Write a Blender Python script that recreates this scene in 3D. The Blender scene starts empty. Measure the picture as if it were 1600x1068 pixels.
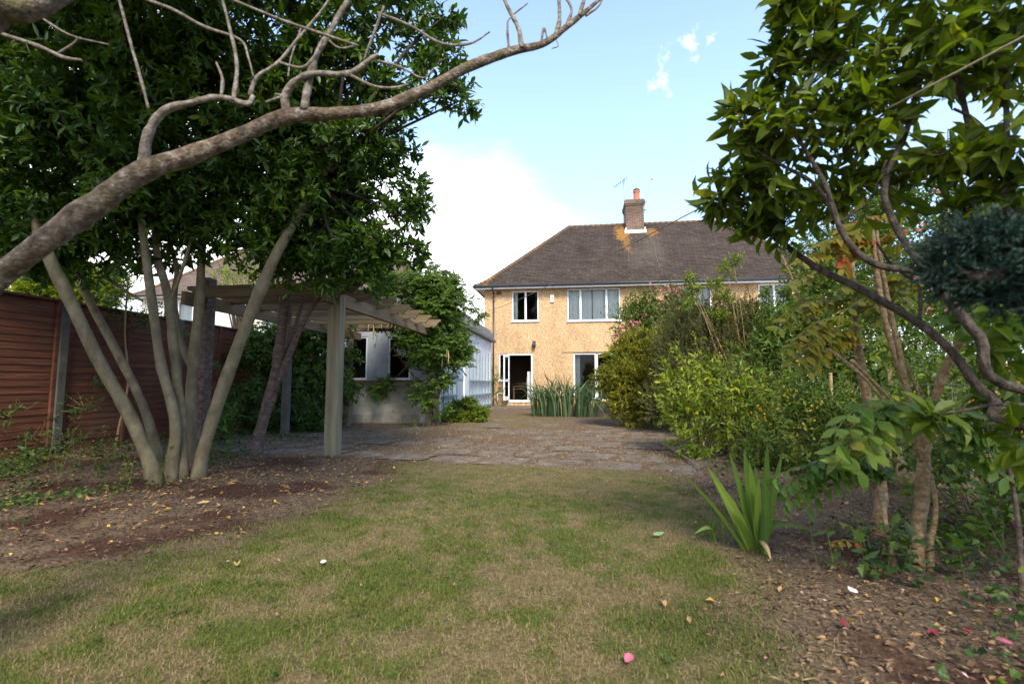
import bpy, bmesh, math, random
import numpy as np
from mathutils import Vector
R = math.radians
rng = np.random.default_rng(7)
random.seed(7)
S = bpy.context.scene
C = S.collection

# ------------------------------------------------------------------ camera
F, CX, CY, H = 760.0, 800.0, 534.0, 0.9          # in pixels of the 1600 px photograph
YAW, PIT = R(7.4), R(5.0)
cd = bpy.data.cameras.new('camera'); cam = bpy.data.objects.new('camera', cd); C.objects.link(cam)
cam.location = (0, 0, H); cam.rotation_euler = (R(90) + PIT, 0, YAW)
cd.sensor_width = 36; cd.lens = F / 1600 * 36; cd.clip_start = .05; cd.clip_end = 2000
cd.dof.use_dof = True; cd.dof.focus_distance = 14; cd.dof.aperture_fstop = 3.4
S.camera = cam
# ------------------------------------------------------------------ sky and sun
SUN_EL, SUN_AZ = R(44), math.atan2(.30, -.95)
w = bpy.data.worlds.new('World'); S.world = w; w.use_nodes = True
nt = w.node_tree; N = nt.nodes; Lk = nt.links; N.clear()
def nd(t, **k):
    n = N.new(t)
    for a, b in k.items(): setattr(n, a, b)
    return n
wo = nd('ShaderNodeOutputWorld'); bg = nd('ShaderNodeBackground'); bg.inputs[1].default_value = .125
sky = nd('ShaderNodeTexSky', sky_type='NISHITA'); sky.sun_disc = False
sky.sun_elevation = SUN_EL; sky.sun_rotation = SUN_AZ; sky.air_density = 1.0; sky.dust_density = .6; sky.ozone_density = 1.6
tc = nd('ShaderNodeTexCoord')
def mth(op, a, b=None, c=None):
    n = nd('ShaderNodeMath', operation=op)
    for i, v in enumerate((a, b, c)):
        if v is None: continue
        if isinstance(v, (int, float)): n.inputs[i].default_value = v
        else: Lk.new(v, n.inputs[i])
    return n.outputs[0]
sep = nd('ShaderNodeSeparateXYZ'); Lk.new(tc.outputs['Generated'], sep.inputs[0])
mp = nd('ShaderNodeMapping'); mp.inputs['Scale'].default_value = (1, 1, 2.2); Lk.new(tc.outputs['Generated'], mp.inputs[0])
ns = nd('ShaderNodeTexNoise'); ns.inputs['Scale'].default_value = 3.1; ns.inputs['Detail'].default_value = 9; ns.inputs['Roughness'].default_value = .56
Lk.new(mp.outputs[0], ns.inputs['Vector'])
# cloud bank low on the left and ahead, thinning to the right
bank = mth('ADD', mth('MULTIPLY', sep.outputs[2], -3.4), mth('MULTIPLY_ADD', ns.outputs[0], 1.5, .36))
bank = mth('ADD', bank, mth('MULTIPLY', sep.outputs[0], -1.5))
def ramp01(v, a, b):
    n = nd('ShaderNodeMapRange'); n.interpolation_type = 'SMOOTHSTEP'; Lk.new(v, n.inputs[0])
    n.inputs[1].default_value = a; n.inputs[2].default_value = b
    return n.outputs[0]
cl = ramp01(bank, -.22, .62)
veil = ramp01(sep.outputs[2], 1.15, -.02)
# two small wisps high to the right
def wisp(d, wid):
    dn = nd('ShaderNodeVectorMath', operation='DISTANCE'); v = Vector(d).normalized()
    wn = nd('ShaderNodeTexNoise'); wn.inputs['Scale'].default_value = 27; wn.inputs['Detail'].default_value = 8; wn.inputs['Roughness'].default_value = .62
    Lk.new(tc.outputs['Generated'], wn.inputs['Vector'])
    Lk.new(tc.outputs['Generated'], dn.inputs[0]); dn.inputs[1].default_value = v
    a = mth('ADD', mth('MULTIPLY_ADD', wn.outputs[0], wid * 30.0, -wid * 13.6), mth('MULTIPLY', dn.outputs['Value'], -3.4))
    return ramp01(a, 0, wid * 8.5)
fwd = np.array([-math.sin(YAW) * math.cos(PIT), math.cos(YAW) * math.cos(PIT), math.sin(PIT)])
rgt = np.array([math.cos(YAW), math.sin(YAW), 0]); upv = np.cross(rgt, fwd)
def ray(px, py): return fwd + rgt * (px - CX) / F - upv * (py - CY) / F
wz = mth('MAXIMUM', wisp(ray(1032, 108), .052), wisp(ray(1086, 58), .044))
mx0 = nd('ShaderNodeMix', data_type='RGBA'); Lk.new(sky.outputs[0], mx0.inputs[6]); mx0.inputs[7].default_value = (3.5, 5.0, 7.9, 1)
Lk.new(mth('MULTIPLY', veil, .56), mx0.inputs[0])
mx = nd('ShaderNodeMix', data_type='RGBA'); Lk.new(mx0.outputs[2], mx.inputs[6]); 
cn = nd('ShaderNodeTexNoise'); cn.inputs['Scale'].default_value = 5.5; cn.inputs['Detail'].default_value = 7; Lk.new(mp.outputs[0], cn.inputs['Vector'])
cr_ = nd('ShaderNodeValToRGB'); cr_.color_ramp.elements[0].position = .34; cr_.color_ramp.elements[0].color = (5.0, 5.4, 6.0, 1); cr_.color_ramp.elements[1].position = .6; cr_.color_ramp.elements[1].color = (8.6, 8.6, 8.6, 1)
Lk.new(cn.outputs[0], cr_.inputs[0]); Lk.new(cr_.outputs[0], mx.inputs[7])
Lk.new(mth('MAXIMUM', cl, mth('MULTIPLY', wz, .6)), mx.inputs[0])
Lk.new(mx.outputs[2], bg.inputs[0]); Lk.new(bg.outputs[0], wo.inputs[0])
ld = bpy.data.lights.new('sun', 'SUN'); ld.energy = 2.5; ld.angle = R(17); ld.color = (1, .92, .77)
sun = bpy.data.objects.new('sun', ld); C.objects.link(sun)
sd = Vector((math.sin(SUN_AZ) * math.cos(SUN_EL), math.cos(SUN_AZ) * math.cos(SUN_EL), math.sin(SUN_EL)))
sun.rotation_euler = sd.to_track_quat('Z', 'Y').to_euler(); sun.location = (8, -8, 12)
S.view_settings.view_transform = 'Standard'; S.view_settings.look = 'None'; S.view_settings.gamma = 1
S.view_settings.exposure = 1.47
S.cycles.max_bounces = 6; S.cycles.transparent_max_bounces = 8

# ------------------------------------------------------------------ measuring: a pixel of the photo at a known depth
def P(px, py, Y): r = ray(px, py); return np.array([0, 0, H]) + r * Y / r[1]
def G(px, py): r = ray(px, py); return np.array([0, 0, H]) - r * H / r[2]
def PX(px, py, x): r = ray(px, py); return np.array([0, 0, H]) + r * x / r[0]
def mpx(px, py, Y): return Y / ray(px, py)[1] / F           # metres in one photo pixel there
def mpw(px, py, Y): return mpx(px, py, Y) / math.hypot(1, (px - CX) / F)   # the same for the width of something upright

# ------------------------------------------------------------------ objects
WO = {}
def tag(o, label=None, cat=None, group=None, kind=None):
    if label: o['label'] = label
    if cat: o['category'] = cat
    if group: o['group'] = group
    if kind: o['kind'] = kind
    return o
def thing(name, label, cat, loc, group=None):
    o = bpy.data.objects.new(name, None); C.objects.link(o); o.empty_display_size = .2
    o.location = loc; WO[o.name] = np.array(loc, float)
    return tag(o, label, cat, group)
def link(name, me, mat, parent=None, loc=None):
    """verts of me are in world space; move them so the object's origin is its parent's"""
    o = bpy.data.objects.new(name, me); C.objects.link(o)
    if parent is not None:
        off = WO[parent.name]; o.parent = parent
    else:
        off = np.array(loc if loc is not None else (0, 0, 0), float); o.location = off
    WO[o.name] = off
    n = len(me.vertices); co = np.empty(n * 3); me.vertices.foreach_get('co', co)
    co = (co.reshape(-1, 3) - off).ravel(); me.vertices.foreach_set('co', co)
    if mat is not None: me.materials.append(mat)
    me.update()
    return o
class MB:
    def __init__(s): s.v = []; s.f = []; s.sm = []
    def add(s, vs, fs, smooth=False):
        b = len(s.v); s.v += [tuple(map(float, p)) for p in vs]
        s.f += [tuple(i + b for i in f) for f in fs]; s.sm += [smooth] * len(fs); return s
    def box(s, x0, x1, y0, y1, z0, z1):
        v = [(x, y, z) for z in (z0, z1) for y in (y0, y1) for x in (x0, x1)]
        return s.add(v, [(0, 2, 3, 1), (4, 5, 7, 6), (0, 1, 5, 4), (2, 6, 7, 3), (0, 4, 6, 2), (1, 3, 7, 5)])
    def bar(s, a, b, wd, ht, up=(0, 0, 1)):
        a = Vector(a); b = Vector(b); d = (b - a).normalized(); sd_ = d.cross(Vector(up))
        if sd_.length < 1e-4: sd_ = d.cross(Vector((0, 1, 0)))
        sd_.normalize(); u = sd_.cross(d)
        v = []
        for p in (a, b):
            for q, r_ in ((-1, -1), (1, -1), (1, 1), (-1, 1)): v.append(p + sd_ * q * wd / 2 + u * r_ * ht / 2)
        return s.add(v, [(3, 2, 1, 0), (4, 5, 6, 7), (0, 1, 5, 4), (1, 2, 6, 5), (2, 3, 7, 6), (3, 0, 4, 7)])
    def tube(s, pts, rad, seg=8, rough=0, close=True, sub=4):
        pts = np.array(pts, float); rad = np.array(rad, float) * np.ones(len(pts))
        if len(pts) > 2 and sub > 1: pts, rad = spline(pts, rad, sub)
        n = len(pts); t = np.gradient(pts, axis=0); t /= np.linalg.norm(t, axis=1)[:, None] + 1e-12
        a = np.cross(t[0], [0, 0, 1.]);
        if np.linalg.norm(a) < .1: a = np.cross(t[0], [1., 0, 0])
        a /= np.linalg.norm(a); V = []
        ph = np.arange(seg) / seg * 2 * np.pi
        sc = 1 / max(.02, float(rad.max()))
        for i in range(n):
            a = a - t[i] * (a @ t[i]); a /= np.linalg.norm(a); b = np.cross(t[i], a)
            rr = rad[i] * np.ones(seg)
            q = pts[i] + np.outer(np.cos(ph), a) * rr[:, None] + np.outer(np.sin(ph), b) * rr[:, None]
            if rough:
                k = 1 + rough * (vnoise(q * sc * .9, 3) - .5) * 2 + rough * .6 * (vnoise(q * sc * 2.6, 5) - .5) * 2
                q = pts[i] + (q - pts[i]) * k[:, None]
            V += list(q)
        fs = [(i * seg + j, i * seg + (j + 1) % seg, (i + 1) * seg + (j + 1) % seg, (i + 1) * seg + j) for i in range(n - 1) for j in range(seg)]
        s.add(V, fs, True)
        if close:
            b0 = len(s.v) - n * seg
            s.f.append(tuple(b0 + j for j in reversed(range(seg)))); s.f.append(tuple(b0 + (n - 1) * seg + j for j in range(seg))); s.sm += [False, False]
        return s
    def build(s, name, mat, parent=None, loc=None, bevel=0):
        me = bpy.data.meshes.new(name); me.from_pydata(s.v, [], s.f)
        me.polygons.foreach_set('use_smooth', np.array(s.sm, bool))
        o = link(name, me, mat, parent, loc)
        if bevel:
            m = o.modifiers.new('bevel', 'BEVEL'); m.width = bevel; m.segments = 2; m.limit_method = 'ANGLE'
        return o
def spline(p, r, sub):
    n = len(p); P0 = np.vstack([2 * p[0] - p[1], p, 2 * p[-1] - p[-2]]); out = []; ro = []
    for i in range(n - 1):
        a, b, c, d = P0[i:i + 4]
        for k in range(sub):
            t = k / sub
            out.append(.5 * (2 * b + (c - a) * t + (2 * a - 5 * b + 4 * c - d) * t * t + (3 * b - a - 3 * c + d) * t ** 3))
            ro.append(r[i] * (1 - t) + r[i + 1] * t)
    out.append(p[-1]); ro.append(r[-1])
    return np.array(out), np.array(ro)
def vnoise(p, seed=0):
    p = np.asarray(p, float); i = np.floor(p).astype(np.int64); f = p - i; f = f * f * (3 - 2 * f); out = 0
    for dx in (0, 1):
        for dy in (0, 1):
            for dz in (0, 1):
                h = (i[..., 0] + dx) * 374761393 + (i[..., 1] + dy) * 668265263 + (i[..., 2] + dz) * 2147483647 + seed * 974634777
                h = (h ^ (h >> 13)) * 1274126177; h = (h ^ (h >> 16)) & 0xffff
                wgt = (f[..., 0] if dx else 1 - f[..., 0]) * (f[..., 1] if dy else 1 - f[..., 1]) * (f[..., 2] if dz else 1 - f[..., 2])
                out = out + wgt * h / 65535.
    return out
def fbm(p, seed=0, o=4):
    s = 0; a = .5; tot = 0
    for k in range(o): s = s + a * vnoise(np.asarray(p) * 2 ** k, seed + k); tot += a; a *= .5
    return s / tot
def n2(x, y, sc, seed=0, o=4): return fbm(np.stack([x * sc, y * sc, np.zeros_like(x) + .5], -1), seed, o)
def unit(v): return v / (np.linalg.norm(v, axis=-1, keepdims=True) + 1e-12)
def npmesh(name, V, tris, quads, rnd_t=None, rnd_q=None, smooth=False):
    """V (n,3); tris (k,3), quads (k,4); per-face number 'rnd'"""
    me = bpy.data.meshes.new(name); V = np.ascontiguousarray(V, np.float32)
    me.vertices.add(len(V)); me.vertices.foreach_set('co', V.ravel())
    nt_, nq = len(tris), len(quads)
    li = np.concatenate([np.asarray(tris, np.int32).ravel(), np.asarray(quads, np.int32).ravel()]).astype(np.int32)
    me.loops.add(len(li)); me.loops.foreach_set('vertex_index', li)
    st = np.concatenate([np.arange(nt_) * 3, nt_ * 3 + np.arange(nq) * 4]).astype(np.int32)
    me.polygons.add(nt_ + nq); me.polygons.foreach_set('loop_start', st)
    try: me.polygons.foreach_set('loop_total', np.concatenate([np.full(nt_, 3), np.full(nq, 4)]).astype(np.int32))
    except Exception: pass
    me.polygons.foreach_set('use_smooth', np.full(nt_ + nq, smooth, bool))
    if rnd_t is not None or rnd_q is not None:
        a = me.attributes.new('rnd', 'FLOAT', 'FACE')
        vals = np.concatenate([x for x in (rnd_t, rnd_q) if x is not None]).astype(np.float32)
        a.data.foreach_set('value', vals)
    me.update(calc_edges=True)
    return me
# leaf shapes: (along, across, up); faces as tris / quads
LEAF = dict(
    fine=(np.array([(0, 0, 0), (.16, -.27, .02), (.16, 0, -.02), (.16, .27, .02), (.46, -.5, .05), (.46, 0, -.03), (.46, .5, .05), (.77, -.31, 0), (.77, 0, -.06), (.77, .31, 0), (1, 0, -.15)]),
          [(0, 2, 1), (0, 3, 2), (7, 8, 10), (8, 9, 10)], [(1, 2, 5, 4), (2, 3, 6, 5), (4, 5, 8, 7), (5, 6, 9, 8)]),
    simple=(np.array([(0, 0, 0), (.45, -.5, .08), (.45, .5, .08), (1, 0, -.08), (.5, 0, -.04)]), [(0, 4, 1), (0, 2, 4), (1, 4, 3), (4, 2, 3)], []),
    flat=(np.array([(0, 0, 0), (.5, -.5, .06), (.5, .5, .06), (1, 0, -.05)]), [(0, 3, 1), (0, 2, 3)], []),
    lobed=(np.array([(0, 0, 0), (.15, -.45, .03), (.35, -.3, .02), (.5, -.55, .05), (1, 0, -.1), (.5, .55, .05), (.35, .3, .02), (.15, .45, .03), (.4, 0, -.04)]),
           [(0, 8, 1), (1, 8, 2), (2, 8, 3), (3, 8, 4), (4, 8, 5), (5, 8, 6), (6, 8, 7), (7, 8, 0)], []),
    blade=(np.array([(0, -.5, 0), (0, .5, 0), (.5, -.4, .04), (.5, .4, .04), (1, 0, -.1)]), [(2, 3, 4)], [(0, 1, 3, 2)]))
def leafset(p, d, n, L, Wd, rnd, shape='fine'):
    T, tr, qu = LEAF[shape]; d = unit(d); sd_ = unit(np.cross(d, n)); n = np.cross(sd_, d)
    L = np.asarray(L).reshape(-1, 1, 1) * np.ones((len(p), 1, 1)); Wd = np.asarray(Wd).reshape(-1, 1, 1) * np.ones((len(p), 1, 1))
    V = p[:, None] + d[:, None] * T[None, :, 0:1] * L + sd_[:, None] * T[None, :, 1:2] * Wd + n[:, None] * T[None, :, 2:3] * L * (.9 + 1.1 * rng.normal(size=(len(p), 1, 1)))
    k = len(T); off = np.arange(len(p))[:, None, None] * k
    tri = (np.array(tr, int).reshape(1, -1, 3) + off).reshape(-1, 3) if tr else np.zeros((0, 3), int)
    qd = (np.array(qu, int).reshape(1, -1, 4) + off).reshape(-1, 4) if qu else np.zeros((0, 4), int)
    return V.reshape(-1, 3), tri, qd, np.repeat(rnd, len(tr)), np.repeat(rnd, len(qu))
def leafobj(name, mat, parent, sets, loc=None):
    Vs, T, Q, rt_, rq = [], [], [], [], []; o = 0
    for V, t, q, a, b in sets:
        Vs.append(V); T.append(t + o); Q.append(q + o); rt_.append(a); rq.append(b); o += len(V)
    me = npmesh(name, np.concatenate(Vs), np.concatenate(T), np.concatenate(Q), np.concatenate(rt_), np.concatenate(rq))
    return link(name, me, mat, parent, loc)
def twigset(a, b, r0, r1):
    d = unit(b - a); e1 = unit(np.cross(d, np.array([.3, .2, 1.]))); e2 = np.cross(d, e1); V = []
    for p, r in ((a, r0), (b, r1)):
        for k in range(3):
            an = k * 2.0944; V.append(p + (e1 * math.cos(an) + e2 * math.sin(an)) * np.asarray(r).reshape(-1, 1))
    V = np.stack(V, 1); off = np.arange(len(a))[:, None, None] * 6
    q = (np.array([[0, 1, 4, 3], [1, 2, 5, 4], [2, 0, 3, 5]]).reshape(1, 3, 4) + off).reshape(-1, 4)
    return V.reshape(-1, 3), np.zeros((0, 3), int), q, np.zeros(0), np.repeat(rng.random(len(a)), 3)
def sprigs(p, d, n, tw, L, Wd, ang=55, droop=.15, shape='fine', up=.5, var=.33, hue=None, pair=False):
    """leaves round each twig p + d*tw; returns leafset and twigset"""
    m = len(p); d = unit(d); tw = tw * (1 + var * (rng.random(m) - .5) * 2)
    e1 = unit(np.cross(d, rng.normal(size=(m, 3)))); e2 = np.cross(d, e1)
    j = np.arange(n)
    t = (j + .6) / n if not pair else (j // 2 + .6) / (n / 2)
    az = (j * 2.4 if not pair else (j % 2) * np.pi)[None] + rng.random((m, 1)) * 6.28 + rng.normal(size=(m, n)) * .25
    if pair:
        e1 = unit(np.cross(d, np.array([0, 0, 1.]) + rng.normal(size=(m, 3)) * .25)); e2 = np.cross(d, e1); az = (j % 2)[None] * np.pi + rng.normal(size=(m, n)) * .2
    rad = e1[:, None] * np.cos(az)[..., None] + e2[:, None] * np.sin(az)[..., None]
    a = R(ang) * (1 + .25 * rng.normal(size=(m, n)))
    ld_ = d[:, None] * np.cos(a)[..., None] + rad * np.sin(a)[..., None] + rng.normal(size=(m, n, 3)) * .12
    ld_[..., 2] -= droop
    nn = d[:, None] * np.sin(a)[..., None] - rad * np.cos(a)[..., None]
    nn = nn * (1 - up) + np.array([0, 0, 1.]) * up + rng.normal(size=(m, n, 3)) * .18
    pp = p[:, None] + d[:, None] * (t[None] * tw[:, None])[..., None]
    sz = 1 + var * rng.normal(size=(m, n)); sz = np.clip(sz, .5, 1.5)
    if hue is None: hue = rng.random(m)
    rn = np.clip(np.repeat(hue, n) * .6 + rng.random(m * n) * .4, 0, 1)
    f = lambda q: q.reshape(-1, 3)
    return leafset(f(pp), f(ld_), f(nn), (L * sz).ravel(), (Wd * sz).ravel(), rn, shape), twigset(p, p + d * tw[:, None], .0022, .0012)
def on_sphere(m):
    return unit(rng.normal(size=(m, 3)))
def crown_points(blobs, dens, child=.42, kids=10, outb=.6, upb=.25, fill=.55):
    """blobs: (centre, (rx,ry,rz)); sprig roots spread over smaller clumps on and in every blob"""
    ps, ds, hs = [], [], []
    for c, r in blobs:
        c = np.array(c); r = np.array(r) * np.ones(3)
        kc = max(3, int(kids)); u = on_sphere(kc) * (rng.random((kc, 1)) ** .4 * .5 + .5) * .85
        kc_c = c + u * r; kr = r.mean() * child * (.7 + .6 * rng.random(kc))
        cnt = np.maximum(2, (dens * kr ** 2 * 12).astype(int))
        for q in range(kc):
            m = cnt[q]; s = on_sphere(m); rr = kr[q] * (fill + (1 - fill) * rng.random((m, 1)))
            p = kc_c[q] + s * rr * np.clip(r / r.mean(), .5, 1.6)
            o = unit(p - c)
            dd = unit(s * .7 + o * outb + np.array([0, 0, upb]) + rng.normal(size=(m, 3)) * .35)
            ps.append(p); ds.append(dd); hs.append(np.clip(rng.random() * .55 + .45 * rng.random(m), 0, 1))
    return np.concatenate(ps), np.concatenate(ds), np.concatenate(hs)
def pb(px, py, Y, rpx, fl=1.0, dy=None):
    r = rpx * mpx(px, py, Y); return (P(px, py, Y), (r, dy if dy else r, r * fl))

# ------------------------------------------------------------------ materials
def newmat(name):
    m = bpy.data.materials.new(name); m.use_nodes = True; t = m.node_tree; t.nodes.clear()
    return m, t
def rampnode(t, stops, interp='LINEAR'):
    r = t.nodes.new('ShaderNodeValToRGB'); r.color_ramp.interpolation = interp; e = r.color_ramp.elements
    while len(e) < len(stops): e.new(.5)
    for q, (p, c) in zip(e, stops): q.position = p; q.color = (*c, 1)
    return r
def pmat(name, stops, scale=6, rough=.85, bump=.3, bscale=None, detail=6, stretch=(1, 1, 1), dist=.02, rot=(0, 0, 0), spec=.3, dirt=None, metal=0):
    m, t = newmat(name); n = t.nodes; l = t.links
    o = n.new('ShaderNodeOutputMaterial'); b = n.new('ShaderNodeBsdfPrincipled'); b.inputs['Roughness'].default_value = rough
    b.inputs['Specular IOR Level'].default_value = spec; b.inputs['Metallic'].default_value = metal
    co = n.new('ShaderNodeTexCoord'); mp_ = n.new('ShaderNodeMapping'); mp_.inputs['Scale'].default_value = stretch; mp_.inputs['Rotation'].default_value = rot
    l.new(co.outputs['Object'], mp_.inputs[0])
    a = n.new('ShaderNodeTexNoise'); a.inputs['Scale'].default_value = scale; a.inputs['Detail'].default_value = detail; a.inputs['Roughness'].default_value = .62
    l.new(mp_.outputs[0], a.inputs['Vector']); r = rampnode(t, stops); l.new(a.outputs[0], r.inputs[0]); col = r.outputs[0]
    if dirt:
        dcol, dsc, lo, hi = dirt
        dn = n.new('ShaderNodeTexNoise'); dn.inputs['Scale'].default_value = dsc; dn.inputs['Detail'].default_value = 8; dn.inputs['Roughness'].default_value = .7
        l.new(co.outputs['Object'], dn.inputs['Vector'])
        mr = n.new('ShaderNodeMapRange'); mr.inputs[1].default_value = lo; mr.inputs[2].default_value = hi; l.new(dn.outputs[0], mr.inputs[0])
        mxx = n.new('ShaderNodeMix'); mxx.data_type = 'RGBA'; l.new(mr.outputs[0], mxx.inputs[0]); l.new(col, mxx.inputs[6]); mxx.inputs[7].default_value = (*dcol, 1); col = mxx.outputs[2]
    l.new(col, b.inputs['Base Color'])
    if bump:
        b2 = n.new('ShaderNodeTexNoise'); b2.inputs['Scale'].default_value = bscale or scale * 3; b2.inputs['Detail'].default_value = 6; l.new(mp_.outputs[0], b2.inputs['Vector'])
        bp = n.new('ShaderNodeBump'); bp.inputs['Strength'].default_value = bump; bp.inputs['Distance'].default_value = dist
        l.new(b2.outputs[0], bp.inputs['Height']); l.new(bp.outputs[0], b.inputs['Normal'])
    l.new(b.outputs[0], o.inputs[0])
    return m
def leafmat(name, stops, rough=.5, tl=.35, spec=.35, tcol=(1.2, 1.3, .5)):
    m, t = newmat(name); n = t.nodes; l = t.links
    o = n.new('ShaderNodeOutputMaterial'); b = n.new('ShaderNodeBsdfPrincipled'); b.inputs['Roughness'].default_value = rough; b.inputs['Specular IOR Level'].default_value = spec
    a = n.new('ShaderNodeAttribute'); a.attribute_name = 'rnd'; r = rampnode(t, stops); l.new(a.outputs['Fac'], r.inputs[0])
    l.new(r.outputs[0], b.inputs['Base Color'])
    tr = n.new('ShaderNodeBsdfTranslucent'); mu = n.new('ShaderNodeMix'); mu.data_type = 'RGBA'; mu.blend_type = 'MULTIPLY'; mu.inputs[0].default_value = 1
    l.new(r.outputs[0], mu.inputs[6]); mu.inputs[7].default_value = (*tcol, 1); l.new(mu.outputs[2], tr.inputs[0])
    ms = n.new('ShaderNodeMixShader'); ms.inputs[0].default_value = tl; l.new(b.outputs[0], ms.inputs[1]); l.new(tr.outputs[0], ms.inputs[2]); l.new(ms.outputs[0], o.inputs[0])
    return m
def glassmat(name, refl=.25, tint=(.9, .95, .95)):
    m, t = newmat(name); n = t.nodes; l = t.links
    o = n.new('ShaderNodeOutputMaterial'); tr = n.new('ShaderNodeBsdfTransparent'); tr.inputs[0].default_value = (*tint, 1)
    g = n.new('ShaderNodeBsdfGlossy'); g.inputs['Roughness'].default_value = .01
    lw = n.new('ShaderNodeLayerWeight'); lw.inputs[0].default_value = .35
    mm = n.new('ShaderNodeMath'); mm.operation = 'ADD'; mm.inputs[1].default_value = refl; mm.use_clamp = True
    l.new(lw.outputs['Fresnel'], mm.inputs[0])
    ms = n.new('ShaderNodeMixShader'); l.new(mm.outputs[0], ms.inputs[0]); l.new(tr.outputs[0], ms.inputs[1]); l.new(g.outputs[0], ms.inputs[2]); l.new(ms.outputs[0], o.inputs[0])
    return m
def brickmat(name, c1, c2, mortar, bw, bh, ms=.01, axes='xz', rough=.85, stain=None, bump=.4, offset=.5, extra=None, mottle=.5, zs=1.0):
    m, t = newmat(name); n = t.nodes; l = t.links
    o = n.new('ShaderNodeOutputMaterial'); b = n.new('ShaderNodeBsdfPrincipled'); b.inputs['Roughness'].default_value = rough; b.inputs['Specular IOR Level'].default_value = .25
    co = n.new('ShaderNodeTexCoord'); sp = n.new('ShaderNodeSeparateXYZ'); l.new(co.outputs['Object'], sp.inputs[0])
    ad = n.new('ShaderNodeMath'); ad.operation = 'ADD'; l.new(sp.outputs[0], ad.inputs[0]); l.new(sp.outputs[1], ad.inputs[1])
    zm = n.new('ShaderNodeMath'); zm.operation = 'MULTIPLY'; zm.inputs[1].default_value = zs; l.new(sp.outputs[2], zm.inputs[0])
    cb = n.new('ShaderNodeCombineXYZ'); l.new(ad.outputs[0], cb.inputs[0]); l.new(zm.outputs[0], cb.inputs[1])
    br = n.new('ShaderNodeTexBrick'); br.offset = offset; l.new(cb.outputs[0], br.inputs['Vector'])
    br.inputs['Color1'].default_value = (*c1, 1); br.inputs['Color2'].default_value = (*c2, 1); br.inputs['Mortar'].default_value = (*mortar, 1)
    br.inputs['Scale'].default_value = 1; br.inputs['Mortar Size'].default_value = ms; br.inputs['Brick Width'].default_value = bw; br.inputs['Row Height'].default_value = bh
    col = br.outputs[0]
    nz = n.new('ShaderNodeTexNoise'); nz.inputs['Scale'].default_value = 1.3; nz.inputs['Detail'].default_value = 9; nz.inputs['Roughness'].default_value = .7; l.new(co.outputs['Object'], nz.inputs['Vector'])
    rr = rampnode(t, [(.3, (1 - mottle,) * 3), (.7, (1 + mottle * .6,) * 3)]); l.new(nz.outputs[0], rr.inputs[0])
    mu = n.new('ShaderNodeMix'); mu.data_type = 'RGBA'; mu.blend_type = 'MULTIPLY'; mu.inputs[0].default_value = 1; l.new(col, mu.inputs[6]); l.new(rr.outputs[0], mu.inputs[7]); col = mu.outputs[2]
    if extra: col = extra(t, co, sp, col)
    l.new(col, b.inputs['Base Color'])
    bp = n.new('ShaderNodeBump'); bp.inputs['Strength'].default_value = bump; bp.inputs['Distance'].default_value = .02
    n3 = n.new('ShaderNodeTexNoise'); n3.inputs['Scale'].default_value = 25; l.new(co.outputs['Object'], n3.inputs['Vector'])
    s2 = n.new('ShaderNodeMath'); s2.operation = 'SUBTRACT'; l.new(n3.outputs[0], s2.inputs[0]); l.new(br.outputs['Fac'], s2.inputs[1])
    l.new(s2.outputs[0], bp.inputs['Height']); l.new(bp.outputs[0], b.inputs['Normal']); l.new(b.outputs[0], o.inputs[0])
    return m
def pebbledash(name, base):
    m, t = newmat(name); n = t.nodes; l = t.links
    o = n.new('ShaderNodeOutputMaterial'); b = n.new('ShaderNodeBsdfPrincipled'); b.inputs['Roughness'].default_value = .95; b.inputs['Specular IOR Level'].default_value = .15
    co = n.new('ShaderNodeTexCoord')
    v = n.new('ShaderNodeTexVoronoi'); v.inputs['Scale'].default_value = 42; l.new(co.outputs['Object'], v.inputs['Vector'])
    hs = n.new('ShaderNodeSeparateColor'); l.new(v.outputs['Color'], hs.inputs[0])
    r = rampnode(t, [(0, tuple(c * .5 for c in base)), (.2, tuple(c * .88 for c in base)), (.6, base), (.9, tuple(min(.9, c * 1.18 + .02) for c in base)), (1, (.66, .54, .38))])
    l.new(hs.outputs[0], r.inputs[0])
    nz = n.new('ShaderNodeTexNoise'); nz.inputs['Scale'].default_value = 1.1; nz.inputs['Detail'].default_value = 9; nz.inputs['Roughness'].default_value = .62
    wm = n.new('ShaderNodeMapping'); wm.inputs['Scale'].default_value = (1.6, 1.6, .5); l.new(co.outputs['Object'], wm.inputs[0]); l.new(wm.outputs[0], nz.inputs['Vector'])
    r2 = rampnode(t, [(.28, (.72, .70, .68)), (.5, (.97, .96, .95)), (.72, (1.1, 1.1, 1.1))]); l.new(nz.outputs[0], r2.inputs[0])
    mu = n.new('ShaderNodeMix'); mu.data_type = 'RGBA'; mu.blend_type = 'MULTIPLY'; mu.inputs[0].default_value = 1; l.new(r.outputs[0], mu.inputs[6]); l.new(r2.outputs[0], mu.inputs[7])
    l.new(mu.outputs[2], b.inputs['Base Color'])
    bp = n.new('ShaderNodeBump'); bp.inputs['Strength'].default_value = .6; bp.inputs['Distance'].default_value = .015; l.new(v.outputs['Distance'], bp.inputs['Height']); l.new(bp.outputs[0], b.inputs['Normal'])
    l.new(b.outputs[0], o.inputs[0]); return m
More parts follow.
